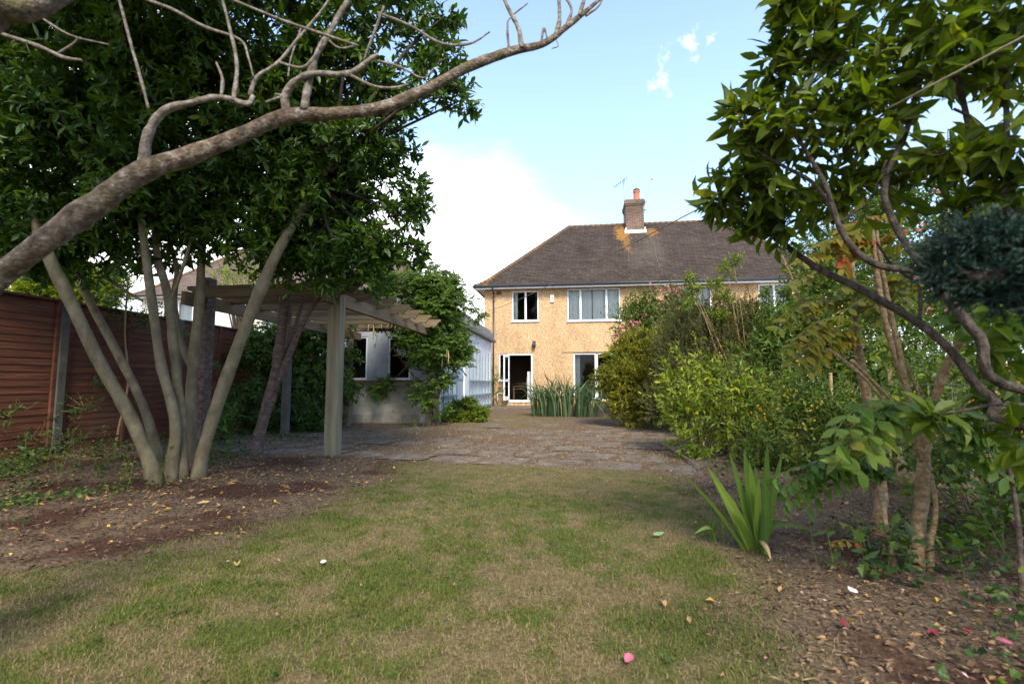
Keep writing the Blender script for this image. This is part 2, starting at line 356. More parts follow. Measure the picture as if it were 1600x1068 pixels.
def roof_lichen(t, co, sp, col):
    """orange lichen beside the chimney and a pale lime wash below it; origin of the roof object = house corner"""
    n = t.nodes; l = t.links
    def mm(op, a, b=None):
        q = n.new('ShaderNodeMath'); q.operation = op
        for i, x in enumerate((a, b)):
            if x is None: continue
            if isinstance(x, (int, float)): q.inputs[i].default_value = x
            else: l.new(x, q.inputs[i])
        return q.outputs[0]
    nz = n.new('ShaderNodeTexNoise'); nz.inputs['Scale'].default_value = 6.0; nz.inputs['Detail'].default_value = 10; nz.inputs['Roughness'].default_value = .85; l.new(co.outputs['Object'], nz.inputs['Vector'])
    def patch(cx, cz, rx, rz, lo, hi, c, amt=1):
        nonlocal col
        dx = mm('DIVIDE', mm('SUBTRACT', sp.outputs[0], cx), rx); dz = mm('DIVIDE', mm('SUBTRACT', sp.outputs[2], cz), rz)
        d = mm('SQRT', mm('ADD', mm('MULTIPLY', dx, dx), mm('MULTIPLY', dz, dz)))
        v = mm('SUBTRACT', mm('SUBTRACT', mm('MULTIPLY', nz.outputs[0], 4.4), 1.3), d)
        mr = n.new('ShaderNodeMapRange'); mr.inputs[1].default_value = lo; mr.inputs[2].default_value = hi; mr.inputs[4].default_value = amt; l.new(v, mr.inputs[0])
        x = n.new('ShaderNodeMix'); x.data_type = 'RGBA'; l.new(mr.outputs[0], x.inputs[0]); l.new(col, x.inputs[6]); x.inputs[7].default_value = (*c, 1); col = x.outputs[2]
    hx = 3.82                                     # house corner sits at world x = -3.82
    patch(2.95 + hx + .6, 7.0, .75, 1.5, .05, .5, (.15, .125, .1), .3)
    patch(2.95 + hx - .25, 6.6, .5, 1.2, .05, .5, (.13, .105, .08), .25)
    patch(2.35 + hx, 8.25, .45, .75, .1, .28, (.27, .135, .028), .8)
    patch(2.45 + hx, 7.4, .26, .8, .2, .5, (.27, .13, .03), .6)
    patch(3.75 + hx, 8.2, .33, .38, .15, .3, (.26, .13, .03), .75)
    patch(hx - 4.0, 5.2, .5, .3, .1, .4, (.32, .16, .04), .7)
    return col
def edged(name, c, rough, spec=.4):
    return pmat(name, [(.35, tuple(x * .86 for x in c)), (.65, c)], scale=3, rough=rough, bump=.05, spec=spec, dirt=((c[0] * .6, c[1] * .58, c[2] * .5), 4, .62, .85))
M = {}
M['dash'] = pebbledash('pebbledash', (.47, .31, .165))
M['cream'] = pmat('cream render', [(.3, (.55, .52, .46)), (.7, (.66, .63, .56))], scale=2, bump=.2)
M['tile'] = brickmat('clay roof tiles', (.040, .029, .024), (.075, .053, .042), (.018, .014, .012), .17, .098, .008, rough=.9, bump=.5, extra=roof_lichen, mottle=.4, zs=1.42)
M['tile2'] = brickmat('neighbour roof tiles', (.12, .085, .07), (.17, .12, .1), (.05, .04, .035), .17, .098, .008, rough=.9, bump=.5, mottle=.3, zs=1.42)
M['ridge'] = pmat('ridge tiles', [(.35, (.10, .065, .045)), (.58, (.12, .075, .045)), (.74, (.26, .13, .03))], scale=1.6, bump=.3)
M['brick'] = brickmat('stock brick', (.16, .085, .055), (.09, .055, .04), (.19, .16, .125), .225, .078, .012, mottle=.5)
M['pot'] = pmat('terracotta', [(.3, (.34, .12, .06)), (.7, (.46, .19, .1))], scale=6, bump=.1)
M['upvc'] = edged('white upvc', (.8, .81, .82), .35)
M['black'] = edged('black plastic', (.03, .03, .033), .4)
M['lead'] = pmat('lead flashing', [(.3, (.45, .46, .48)), (.7, (.62, .63, .65))], scale=5, bump=.1)
M['metal'] = pmat('weathered aluminium', [(.3, (.2, .2, .21)), (.7, (.32, .32, .33))], scale=9, bump=0, rough=.5, metal=.6)
M['glass'] = glassmat('window glass', -.02)
M['curtain'] = pmat('pale curtain', [(.3, (.55, .57, .55)), (.7, (.68, .7, .67))], scale=4, bump=.1)
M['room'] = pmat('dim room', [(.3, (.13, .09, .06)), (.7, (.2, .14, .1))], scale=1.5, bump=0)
M['roomlight'] = pmat('pale kitchen unit', [(.3, (.5, .5, .5)), (.7, (.6, .6, .6))], scale=2, bump=0)
M['wood_dark'] = pmat('dark furniture wood', [(.3, (.06, .035, .022)), (.7, (.1, .06, .035))], scale=3, bump=0)
M['block'] = brickmat('painted concrete blocks', (.27, .25, .2), (.52, .49, .41), (.40, .38, .32), .46, .225, .010, mottle=.55, bump=.5)
M['whitewall'] = pmat('whitewashed panels', [(.3, (.58, .6, .63)), (.7, (.74, .76, .79))], scale=1.6, stretch=(1, 1, .5), bump=.15, dirt=((.33, .32, .29), 2.6, .56, .8))
M['shadepanel'] = pmat('white front panels toned as shaded', [(.3, (.24, .26, .28)), (.7, (.36, .38, .4))], scale=2, bump=.15, dirt=((.16, .16, .13), 2.6, .5, .75))  # darker copy of the white wall, with shade put into the colour
M['felt'] = pmat('grey roofing felt', [(.3, (.09, .09, .09)), (.7, (.17, .17, .165))], scale=5, bump=.4)
M['bluedoor'] = pmat('grey blue painted door', [(.3, (.24, .3, .36)), (.7, (.33, .4, .47))], scale=3, stretch=(1, 1, .3), bump=.1)
M['teal'] = pmat('teal painted trellis', [(.3, (.11, .18, .19)), (.7, (.2, .3, .31))], scale=8, bump=.2)
M['sill'] = pmat('brown tile sill', [(.3, (.1, .05, .03)), (.7, (.17, .1, .06))], scale=6, bump=.2)
M['pergola'] = pmat('weathered pergola timber', [(.25, (.085, .057, .032)), (.55, (.185, .135, .08)), (.8, (.29, .225, .145))], scale=2.0, stretch=(.5, 8, 8), bump=.35, bscale=5, dirt=((.13, .13, .075), 3.0, .5, .72))
M['pergola_y'] = pmat('weathered pergola beam', [(.25, (.12, .077, .042)), (.55, (.2, .135, .077)), (.8, (.27, .2, .125))], scale=2.0, stretch=(8, .5, 8), bump=.35, bscale=5, dirt=((.13, .11, .065), 2.2, .52, .74))
M['pergola_z'] = pmat('weathered pergola post', [(.25, (.105, .085, .052)), (.55, (.21, .175, .115)), (.8, (.33, .285, .2))], scale=2.0, stretch=(9, 9, .45), bump=.4, bscale=6, dirt=((.17, .18, .1), 2.4, .5, .74))
M['fence'] = pmat('red brown fence boards', [(.25, (.045, .016, .009)), (.55, (.105, .036, .017)), (.8, (.18, .068, .033))], scale=2.2, stretch=(6, .6, 7), bump=.4, bscale=5, dirt=((.1, .055, .03), 1.6, .5, .75))
M['concrete'] = pmat('concrete post', [(.3, (.05, .048, .038)), (.7, (.105, .098, .082))], scale=7, bump=.3, dirt=((.1, .11, .07), 4, .5, .75))
M['bark_smooth'] = pmat('smooth grey green bark', [(.25, (.07, .055, .03)), (.5, (.145, .115, .064)), (.75, (.225, .182, .108))], scale=11, stretch=(1, 1, .6), bump=.5, bscale=30, dist=.01, dirt=((.085, .08, .04), 4.2, .52, .72))
M['bark_dark'] = pmat('dark ridged bark', [(.28, (.018, .013, .01)), (.5, (.05, .038, .029)), (.72, (.11, .09, .072))], scale=26, detail=8, stretch=(1.5, 1.5, .8), bump=.8, bscale=60)
M['bark_plum'] = pmat('purple brown bark', [(.28, (.05, .032, .027)), (.5, (.11, .075, .06)), (.72, (.2, .155, .135))], scale=16, detail=8, stretch=(1, 1, 2), bump=.9, bscale=30, dist=.015)
M['bark_near'] = pmat('lichened rough bark', [(.3, (.035, .022, .014)), (.45, (.095, .065, .043)), (.56, (.16, .12, .085)), (.66, (.27, .24, .21)), (.75, (.36, .34, .32))], scale=34, detail=10, bump=1.0, bscale=90, dist=.012, dirt=((.10, .085, .03), 9, .54, .66))
M['bark_pale'] = pmat('pale bare twig bark', [(.3, (.075, .055, .038)), (.5, (.16, .13, .1)), (.7, (.3, .28, .26))], scale=45, detail=9, bump=.9, bscale=120, dist=.006)
M['bark_cane'] = pmat('tan peeling cane bark', [(.28, (.09, .055, .027)), (.5, (.23, .155, .08)), (.7, (.38, .29, .185))], scale=32, detail=9, stretch=(1, 1, 1.6), bump=1, bscale=80, dist=.008)
M['twig'] = pmat('twig', [(.3, (.06, .045, .03)), (.7, (.11, .08, .05))], scale=10, bump=0)
M['twig_green'] = pmat('green stems', [(.3, (.08, .09, .03)), (.7, (.14, .14, .05))], scale=10, bump=0)
M['conifer_twig'] = pmat('conifer twig', [(.3, (.012, .022, .017)), (.7, (.03, .04, .03))], scale=20, bump=0)
M['rope'] = pmat('old line', [(.3, (.17, .14, .1)), (.7, (.26, .22, .16))], scale=30, bump=.3)
M['laurel'] = leafmat('glossy bay leaf', [(0, (.010, .026, .004)), (.4, (.030, .072, .006)), (.75, (.08, .145, .010)), (.93, (.15, .215, .015)), (.98, (.20, .22, .018)), (1, (.42, .24, .02))], rough=.42, tl=.3, spec=.3)
M['bigleaf'] = leafmat('large shrub leaf', [(0, (.045, .075, .006)), (.5, (.09, .135, .010)), (.8, (.16, .20, .013)), (.93, (.25, .23, .016)), (.985, (.24, .14, .02)), (1, (.45, .03, .05))], rough=.45, tl=.5, spec=.25)
M['wisteria'] = leafmat('climber leaf', [(0, (.035, .08, .009)), (.5, (.075, .14, .014)), (.85, (.14, .22, .022)), (1, (.24, .28, .035))], rough=.5, tl=.4)
M['creeper'] = leafmat('dark creeper leaf', [(0, (.016, .04, .007)), (.5, (.042, .09, .011)), (.9, (.10, .165, .018)), (1, (.2, .24, .025))], rough=.5, tl=.35)
M['golden'] = leafmat('golden conifer spray', [(0, (.05, .085, .01)), (.45, (.13, .15, .014)), (.8, (.30, .26, .022)), (1, (.46, .36, .04))], rough=.7, tl=.2)
M['yellowgreen'] = leafmat('yellow green leaf', [(0, (.06, .11, .009)), (.5, (.15, .205, .014)), (.85, (.31, .33, .02)), (1, (.46, .38, .03))], rough=.5, tl=.4)
M['midgreen'] = leafmat('mid green leaf', [(0, (.03, .06, .008)), (.5, (.07, .12, .012)), (.9, (.16, .21, .018)), (1, (.26, .25, .022))], rough=.5, tl=.38)
M['greybrown'] = leafmat('dry broom leaf', [(0, (.045, .055, .018)), (.5, (.09, .10, .028)), (.85, (.15, .15, .04)), (1, (.24, .2, .06))], rough=.8, tl=.2)
M['bluegreen'] = leafmat('blue green needles', [(0, (.008, .026, .021)), (.6, (.019, .050, .040)), (1, (.04, .08, .062))], rough=.6, tl=.15)
M['sword'] = leafmat('sword leaf', [(0, (.08, .14, .025)), (.6, (.14, .22, .035)), (1, (.21, .29, .05))], rough=.45, tl=.35)
M['clumpleaf'] = leafmat('strap leaf', [(0, (.04, .075, .035)), (.6, (.075, .13, .055)), (.93, (.13, .19, .08)), (1, (.3, .25, .12))], rough=.5, tl=.3)
M['autumn'] = leafmat('turning pinnate leaf', [(0, (.10, .13, .02)), (.4, (.18, .19, .028)), (.8, (.28, .22, .03)), (.92, (.33, .17, .03)), (1, (.36, .09, .02))], rough=.55, tl=.45)
M['frond'] = leafmat('pinnate leaf', [(0, (.05, .10, .015)), (.6, (.09, .17, .024)), (.9, (.17, .23, .035)), (1, (.28, .25, .05))], rough=.5, tl=.42)
M['rose'] = leafmat('pink petals', [(0, (.55, .12, .16)), (.6, (.7, .25, .28)), (1, (.8, .48, .48))], rough=.6, tl=.3, tcol=(1, 1, 1))
M['yellowflower'] = leafmat('yellow petals', [(0, (.5, .33, .02)), (1, (.65, .5, .05))], rough=.6, tl=.3, tcol=(1, 1, 1))
M['pods'] = pmat('tan seed pods', [(.3, (.36, .25, .11)), (.7, (.5, .38, .2))], scale=8, bump=.1)
M['grass'] = leafmat('grass blade', [(0, (.29, .215, .115)), (.28, (.23, .17, .08)), (.42, (.18, .15, .052)), (.6, (.125, .135, .027)), (1, (.075, .115, .014))], rough=.7, tl=.25, spec=.15)
M['litter'] = leafmat('dead leaf', [(0, (.07, .04, .025)), (.3, (.15, .085, .045)), (.6, (.27, .16, .08)), (.8, (.36, .21, .09)), (.93, (.45, .22, .06)), (1, (.55, .36, .05))], rough=.8, tl=.1, tcol=(1, 1, 1))
M['chips'] = leafmat('dry chips and straw', [(0, (.055, .03, .019)), (.4, (.165, .10, .06)), (.8, (.31, .22, .135)), (1, (.44, .35, .24))], rough=.9, tl=.05, tcol=(1, 1, 1))
M['petal'] = leafmat('fallen petals', [(0, (.4, .14, .18)), (1, (.6, .42, .42))], rough=.7, tl=.15, tcol=(1, 1, 1))
M['pinkleaf'] = pmat('magenta fallen leaf', [(.3, (.32, .07, .11)), (.7, (.46, .13, .19))], scale=30, bump=.2)
M['redleaf'] = pmat('red fallen leaf', [(.3, (.12, .014, .022)), (.7, (.2, .025, .035))], scale=30, bump=.2)
M['palepetal'] = pmat('pale pink petal', [(.3, (.68, .46, .48)), (.7, (.8, .64, .65))], scale=30, bump=.1)
M['tanleaf'] = pmat('tan fallen leaf', [(.3, (.38, .23, .1)), (.7, (.52, .36, .16))], scale=30, bump=.2)
M['greenleaf'] = pmat('green fallen leaf', [(.3, (.12, .2, .09)), (.7, (.2, .3, .15))], scale=30, bump=.2)
M['orange_fence'] = pmat('orange brown boards', [(.3, (.3, .1, .035)), (.7, (.42, .16, .06))], scale=2, stretch=(1, 1, 6), bump=.3)
M['slab'] = pmat('concrete paving slab', [(.3, (.09, .07, .05)), (.5, (.15, .118, .087)), (.72, (.225, .185, .14))], scale=7, detail=9, bump=.5, dirt=((.10, .07, .045), 2.8, .44, .6))
M['wire'] = pmat('galvanised wire', [(.3, (.16, .16, .15)), (.7, (.25, .25, .24))], scale=20, bump=0, metal=.4, rough=.6)

# ------------------------------------------------------------------ ground
def lerp_b(pts):
    g = np.array([G(*p)[:2] for p in pts]); g = g[np.argsort(g[:, 1])]
    return lambda y: np.interp(y, g[:, 1], g[:, 0])
xl_f = lerp_b([(0, 905), (200, 868), (400, 822), (540, 778), (600, 745), (640, 728)])      # left edge of the lawn
xr_f = lerp_b([(1050, 745), (1110, 800), (1160, 880), (1215, 950), (1300, 1068)])          # right edge
def sst(a, b, x): t = np.clip((x - a) / (b - a), 0, 1); return t * t * (3 - 2 * t)
SL0, SLD = np.array([-3.05, 5.86]), unit(np.array([3.98, -.62])); SLN = np.array([-SLD[1], SLD[0]])   # front row of slabs
def frame_uv(x, y): d = np.stack([x - SL0[0], y - SL0[1]], -1); return d @ SLD, d @ SLN
def masks(x, y):
    u, v = frame_uv(x, y)
    nz = n2(x, y, 1.1, 11) - .5; nf = n2(x, y, 4.0, 21) - .5
    e = nz * .9 + nf * .45
    lw_ = sst(-.22, .22, x - xl_f(np.clip(y, 1.9, 5.3)) + e) * sst(-.25, .25, xr_f(np.clip(y, 1.7, 5.3)) - x + e) * sst(.16, -.1, v + e * .35)
    far = sst(2.6, 3.4, x) * sst(2.2, 3.2, x - xr_f(np.clip(y, 1.7, 5.3)) + e)      # neighbour's lawn beyond the bed
    far = sst(3.6, 4.4, x + e)
    dryp = sst(1.2, .5, np.hypot((x + 1.7) / 1.4, (y - 11.8) / 3.2) + e * .6)       # rough dry turf before the house
    gr = n2(x, y, .95, 31, 5); gr2 = n2(x, y, 3.5, 41, 3)
    green = np.clip((gr - .5) * 1.1 + (gr2 - .5) * 1.7 + (n2(x, y, 9, 43, 3) - .5) * 2.6 + .58, 0, 1)
    green *= sst(5.3, 4.0, y) * .45 + .55
    dirt = sst(.44, .64, n2(x, y, 2.0, 51, 4))                                        # bare dark earth
    dirt = dirt * sst(.1, -.4, v)
    return lw_, np.maximum(far, 0), dryp, green, dirt
def gz(x, y): return (n2(x, y, .9, 61, 3) - .5) * .05 + (n2(x, y, 6, 71, 2) - .5) * .012
def axis(fine0, fine1, st, out0, out1):
    a = list(np.arange(fine0, fine1, st)); d = st; x = a[0]
    lo = []
    while x > out0: d *= 1.25; x -= d; lo.append(x)
    d = st; x = a[-1]; hi = []
    while x < out1: d *= 1.25; x += d; hi.append(x)
    return np.array(lo[::-1] + a + hi)
gx = axis(-7.5, 5.5, .045, -400, 400); gy = axis(.6, 13, .045, -60, 600)
XX, YY = np.meshgrid(gx, gy); nx, ny = len(gx), len(gy)
lw_, fl_, dp_, gn_, dt_ = masks(XX.ravel(), YY.ravel())
ZZ = gz(XX.ravel(), YY.ravel()) * sst(40, 15, np.abs(YY.ravel()))
ii = (np.arange(ny - 1)[:, None] * nx + np.arange(nx - 1)[None]).ravel()
gme = npmesh('ground', np.stack([XX.ravel(), YY.ravel(), ZZ], 1), np.zeros((0, 3), int), np.stack([ii, ii + 1, ii + 1 + nx, ii + nx], 1), smooth=True)
for nm, v in (('lawn', np.maximum(lw_, fl_)), ('turf', dp_), ('green', gn_), ('earth', dt_)):
    a = gme.attributes.new(nm, 'FLOAT', 'POINT'); a.data.foreach_set('value', v.astype(np.float32))
def groundmat():
    m, t = newmat('garden ground'); n = t.nodes; l = t.links
    o = n.new('ShaderNodeOutputMaterial'); b = n.new('ShaderNodeBsdfPrincipled'); b.inputs['Roughness'].default_value = .95; b.inputs['Specular IOR Level'].default_value = .1
    co = n.new('ShaderNodeTexCoord')
    def noise(s, d=8, r=.65):
        q = n.new('ShaderNodeTexNoise'); q.inputs['Scale'].default_value = s; q.inputs['Detail'].default_value = d; q.inputs['Roughness'].default_value = r; l.new(co.outputs['Object'], q.inputs['Vector']); return q.outputs[0]
    def at(s): q = n.new('ShaderNodeAttribute'); q.attribute_name = s; return q.outputs['Fac']
    def rp(f, st): q = rampnode(t, st); l.new(f, q.inputs[0]); return q.outputs[0]
    def mix(f, a, c): q = n.new('ShaderNodeMix'); q.data_type = 'RGBA'; l.new(f, q.inputs[0]); l.new(a, q.inputs[6]); l.new(c, q.inputs[7]); return q.outputs[2]
    fine = noise(60); med = noise(9)
    straw = rp(fine, [(.3, (.075, .052, .026)), (.55, (.16, .12, .06)), (.75, (.26, .205, .115))])
    grn = rp(fine, [(.3, (.035, .052, .014)), (.55, (.08, .10, .028)), (.75, (.15, .15, .055))])
    lawn = mix(at('green'), straw, grn)
    mulch = rp(fine, [(.3, (.05, .032, .022)), (.5, (.13, .09, .058)), (.68, (.24, .175, .11)), (.8, (.36, .28, .19))])
    earth = rp(fine, [(.3, (.03, .016, .011)), (.6, (.078, .036, .023)), (.8, (.14, .075, .045))])
    bare = mix(at('earth'), mulch, earth)
    bare = mix(at('turf'), bare, straw)
    col = mix(at('lawn'), bare, lawn)
    mu = n.new('ShaderNodeMix'); mu.data_type = 'RGBA'; mu.blend_type = 'MULTIPLY'; mu.inputs[0].default_value = 1
    l.new(col, mu.inputs[6]); l.new(rp(med, [(.3, (.75, .75, .75)), (.7, (1.15, 1.15, 1.15))]), mu.inputs[7])
    l.new(mu.outputs[2], b.inputs['Base Color'])
    bp = n.new('ShaderNodeBump'); bp.inputs['Strength'].default_value = .8; bp.inputs['Distance'].default_value = .02; l.new(fine, bp.inputs['Height']); l.new(bp.outputs[0], b.inputs['Normal'])
    l.new(b.outputs[0], o.inputs[0]); return m
ground = tag(link('ground', gme, groundmat()), 'dry garden ground of lawn, bare soil and leaf litter', 'ground', kind='structure')
# paving slabs half buried under moss and debris
mb = MB()
for i in range(-7, 8):
    for j in range(0, 11):
        u0, v0 = i * .63 + (.31 if j % 2 else 0), j * .63
        cx, cy = SL0 + SLD * (u0 + .3) + SLN * (v0 + .3)
        cov = n2(np.array([cx]), np.array([cy]), .9, 81)[0]
        left = cx < -3.1 and cx > -5.9
        if i < 0 and not left: continue
        if j == 0 and i in (2, 6): pass
        if j == 0 and cx > 1.2: continue
        if cx < -5.9 or cx > 2.0: continue
        if j > 0 and not left and cov > .64 - .012 * j: continue
        wv = .59 + rng.random() * .015; z = float(gz(np.array([cx]), np.array([cy]))[0]) + .010 + rng.random() * .008 - (.004 if j else 0); tl_ = (rng.random(2) - .5) * .02
        k = 5; vs = []; g = np.linspace(0, wv, k)
        for q in range(k):
            for p_ in range(k):
                edge = (p_ in (0, k - 1)) or (q in (0, k - 1))
                xy = SL0 + SLD * (u0 + g[p_] + (rng.random() - .5) * .02 * edge) + SLN * (v0 + g[q] + (rng.random() - .5) * .02 * edge)
                vs.append((xy[0], xy[1], z + tl_[0] * (g[p_] - .3) + tl_[1] * (g[q] - .3) - (.011 if edge else 0)))
        mb.add(vs, [(q * k + p_, q * k + p_ + 1, q * k + k + p_ + 1, q * k + k + p_) for q in range(k - 1) for p_ in range(k - 1)])
# terrace of slabs close to the house
for i in range(14):
    for j in range(4):
        x0, y0 = -3.3 + i * .61, 17.75 + j * .61
        z = .03 + rng.random() * .01
        mb.box(x0, x0 + .595, y0, y0 + .595, -.03, z)
tag(mb.build('patio', M['slab']), 'worn concrete slabs half covered by moss and debris', 'patio', kind='structure')
mb = MB(); mb.box(.55, 3.2, 15.9, 16.3, -.05, .13); mb.box(.75, 3.4, 16.3, 17.7, -.05, .24)
tag(mb.build('steps', M['slab'], loc=(.55, 15.9, 0), bevel=.01), 'low concrete steps below the sliding patio door', 'steps', kind='structure')

# ------------------------------------------------------------------ houses
def window(root, x0, x1, z0, z1, Y, mull=(), fw=.055, name='window', curtains=(), trans=None, sill=True):
    mb = MB(); y0, y1 = Y + .03, Y + .1
    for a, b_ in ((x0, x0 + fw), (x1 - fw, x1)): mb.box(a, b_, y0, y1, z0, z1)
    mb.box(x0 + fw, x1 - fw, y0 + .002, y1, z0, z0 + fw); mb.box(x0 + fw, x1 - fw, y0 + .002, y1, z1 - fw, z1)
    for m_ in mull: mb.box(m_ - fw * .75, m_ + fw * .75, y0 + .004, y1, z0 + fw, z1 - fw)
    for (a, b_, z) in (trans or ()): mb.box(a, b_, y0 + .006, y1, z - fw * .5, z + fw * .5)
    if sill: mb.box(x0 - .03, x1 + .03, Y - .06, Y + .03, z0 - .045, z0 + .004)
    f = mb.build(name, M['upvc'], root, bevel=.006)
    g = MB(); g.add([(x0 + fw, Y + .07, z0 + fw), (x1 - fw, Y + .07, z0 + fw), (x1 - fw, Y + .07, z1 - fw), (x0 + fw, Y + .07, z1 - fw)], [(0, 1, 2, 3)])
    g.build('pane', M['glass'], f)
    for (a, b_, zz0, dy) in curtains:
        n_ = max(8, int((b_ - a) / .02)); xs = np.linspace(a, b_, n_); c = MB()
        ys = Y + dy + .03 * np.sin(np.arange(n_) * 1.1 + np.sin(np.arange(n_) * .37) * 1.5) + .012 * rng.normal(size=n_)
        c.add([(x, y, z) for z in (zz0, z1 + .02) for x, y in zip(xs, ys)], [(i, i + 1, n_ + i + 1, n_ + i) for i in range(n_ - 1)], True)
        c.build('curtain', M['curtain'], f)
    return f
def pierced_wall(mb, x0, x1, z0, z1, Y, holes, dep=.12):
    xs = sorted({x0, x1, *[h for q in holes for h in q[:2]]}); zs = sorted({z0, z1, *[h for q in holes for h in q[2:4]]})
    for a, b_ in zip(xs, xs[1:]):
        for c, d in zip(zs, zs[1:]):
            mx_, mz = (a + b_) / 2, (c + d) / 2
            if any(h[0] < mx_ < h[1] and h[2] < mz < h[3] for h in holes): continue
            mb.add([(a, Y, c), (b_, Y, c), (b_, Y, d), (a, Y, d)], [(0, 1, 2, 3)])
    for a, b_, c, d in holes:
        q = [(a, c), (b_, c), (b_, d), (a, d)]
        for (p0, p1) in zip(q, q[1:] + q[:1]):
            mb.add([(p0[0], Y, p0[1]), (p0[0], Y + dep, p0[1]), (p1[0], Y + dep, p1[1]), (p1[0], Y, p1[1])], [(0, 1, 2, 3)])
def zprof(s): return np.interp(s, [0, .05, .12, 1], [0, .03, .088, 1])
def house(root, xL, xR, Y, D, mats, holes, rl, rr, ze=5.03, zr=8.86, chim=True):
    wl = MB(); pierced_wall(wl, xL, xR, -.2, 5.0, Y, holes)
    for (a, b_) in (((xL, Y), (xL, Y + D)), ((xR, Y), (xR, Y + D)), ((xL, Y + D), (xR, Y + D))):
        wl.add([(*a, -.2), (*b_, -.2), (*b_, 5.0), (*a, 5.0)], [(0, 1, 2, 3)])
    wall = wl.build('wall', mats[0], root)
    ov = .35; e0, e1, y0, y1, ym = xL - ov, xR + ov, Y - ov, Y + D + ov, Y + D / 2
    mb = MB(); nC = 46
    def ring(s, dz): z = ze + (zr - ze) * zprof(s) + dz; a, b_ = e0 + (rl - e0) * s, e1 + (rr - e1) * s; c, d = y0 + (ym - y0) * s, y1 + (ym - y1) * s; return [(a, c, z), (b_, c, z), (b_, d, z), (a, d, z)]
    for k in range(nC):
        lo, hi, nx_ = ring(k / nC, .022), ring((k + 1) / nC, .0), ring(k / nC, -.002)
        for q in range(4):
            r_ = (q + 1) % 4
            m_ = 40 if q in (0,) else 2
            tt = np.linspace(0, 1, m_ + 1)
            L0 = [np.array(lo[q]) * (1 - t_) + np.array(lo[r_]) * t_ + np.array([0, 0, (rng.random() - .5) * .012]) for t_ in tt]
            H0 = [np.array(hi[q]) * (1 - t_) + np.array(hi[r_]) * t_ for t_ in tt]; B0 = [np.array(nx_[q]) * (1 - t_) + np.array(nx_[r_]) * t_ for t_ in tt]
            for i in range(m_):
                mb.add([L0[i], L0[i + 1], H0[i + 1], H0[i]], [(0, 1, 2, 3)]); mb.add([B0[i], B0[i + 1], L0[i + 1], L0[i]], [(0, 1, 2, 3)])
    roof = mb.build('roof', mats[1], root)
    mb = MB()
    def run(a, b_, st=.26):
        a = np.array(a); b_ = np.array(b_); n_ = int(np.linalg.norm(b_ - a) / st)
        for i in range(n_):
            p, q = a + (b_ - a) * i / n_, a + (b_ - a) * (i + 1.12) / n_
            mb.tube([p + [0, 0, .0], q + [0, 0, -.01]], [.105, .09], 7, sub=1)
    run((rl - .05, ym, zr + .0), (rr + .05, ym, zr + .0))
    for (ax, ay, rx) in ((e0, y0, rl), (e1, y0, rr)):
        pts = [(ax + (rx - ax) * s, ay + (ym - ay) * s, ze + (zr - ze) * zprof(s) + .01) for s in (0, .05, .12, 1)]
        for p, q in zip(pts, pts[1:]): run(p, q, .17)
    mb.build('ridge_tiles', M['ridge'], roof)
    mb = MB(); mb.box(e0 + .02, e1 - .02, y0 + .02, Y, ze - .06, ze - .03)
    mb.box(e0 + .02, xL, Y, y1, ze - .061, ze - .031)
    mb.box(e0, e1, y0 - .005, y0 + .018, ze - .13, ze - .012); mb.box(e0 - .005, e0 + .018, y0 + .018, y1, ze - .13, ze - .012)
    mb.build('fascia', M['upvc'], root)
    mb = MB(); mb.tube([(e0 - .04, y0 - .06, ze - .015), (e1 + .04, y0 - .06, ze - .015)], [.055, .055], 10, sub=1)
    mb.tube([(e0 - .06, y0 - .04, ze - .015), (e0 - .06, y1, ze - .015)], [.055, .055], 10, sub=1)
    mb.build('gutter', M['black'], root)
    return wall, roof
HX, HY = -3.82, 20.3
hroot = thing('semi_detached_house', 'yellow pebbledashed semi-detached house with brown hipped tile roof at the garden end', 'house', (HX, HY, 0))
W1 = (-2.64, -1.5, 3.57, 4.86); W2 = (-.30, 1.88, 3.54, 4.9); DO = (-3.2, -1.76, .17, 2.2); PD = (-.07, 2.35, .27, 2.2)
W3 = (4.2, 5.5, 3.5, 4.9); W4 = (7.3, 8.5, 3.54, 4.9)
DOw = (-3.2, -2.84, .17, 1.08)
house(hroot, HX, 10.4, HY, 8.0, (M['dash'], M['tile']), [W1, W2, DO, PD, W3, W4], -.2, 6.8)
mb = MB(); mb.box(-3.2, -2.82, HY + .005, HY + .16, .17, 1.06); mb.build('wall_infill', M['dash'], hroot)
window(hroot, *W1, HY, mull=(-2.06,), curtains=((-2.6, -2.42, 3.6, .22),))
window(hroot, *W2, HY, mull=(.25, 1.32), curtains=((-.28, .19, 3.56, .2), (.2, .72, 3.56, .22), (.76, 1.3, 3.56, .22), (1.34, 1.85, 3.56, .2)))
window(hroot, *W3, HY, mull=(4.85,), curtains=((4.24, 5.46, 3.55, .2),)); window(hroot, *W4, HY, mull=(7.9,), curtains=((7.34, 8.46, 3.55, .2),))
window(hroot, -3.2, -2.83, 1.06, 2.2, HY, curtains=())
# kitchen door frame, open leaf
mb = MB(); fw_ = .07
mb.box(-2.83, -2.76, HY + .02, HY + .12, .17, 2.2); mb.box(-1.83, -1.76, HY + .02, HY + .12, .17, 2.2); mb.box(-2.76, -1.83, HY + .022, HY + .12, 2.13, 2.2); mb.box(-2.76, -1.83, HY - .04, HY + .12, .17, .26)
df = mb.build('door_frame', M['upvc'], hroot, bevel=.005)
a = np.array([-2.76, HY + .02]); b_ = np.array([-2.86, HY - .86]); dn = unit(b_ - a)
mb = MB(); gl = MB()
def leafbar(u0, u1, z0, z1, mbb, th=.045):
    p0, p1 = a + dn * u0, a + dn * u1; mbb.bar((p0[0], p0[1], (z0 + z1) / 2), (p1[0], p1[1], (z0 + z1) / 2), th, z1 - z0)
W_ = .86
leafbar(0, .1, .26, 2.12, mb); leafbar(W_ - .1, W_, .26, 2.12, mb)
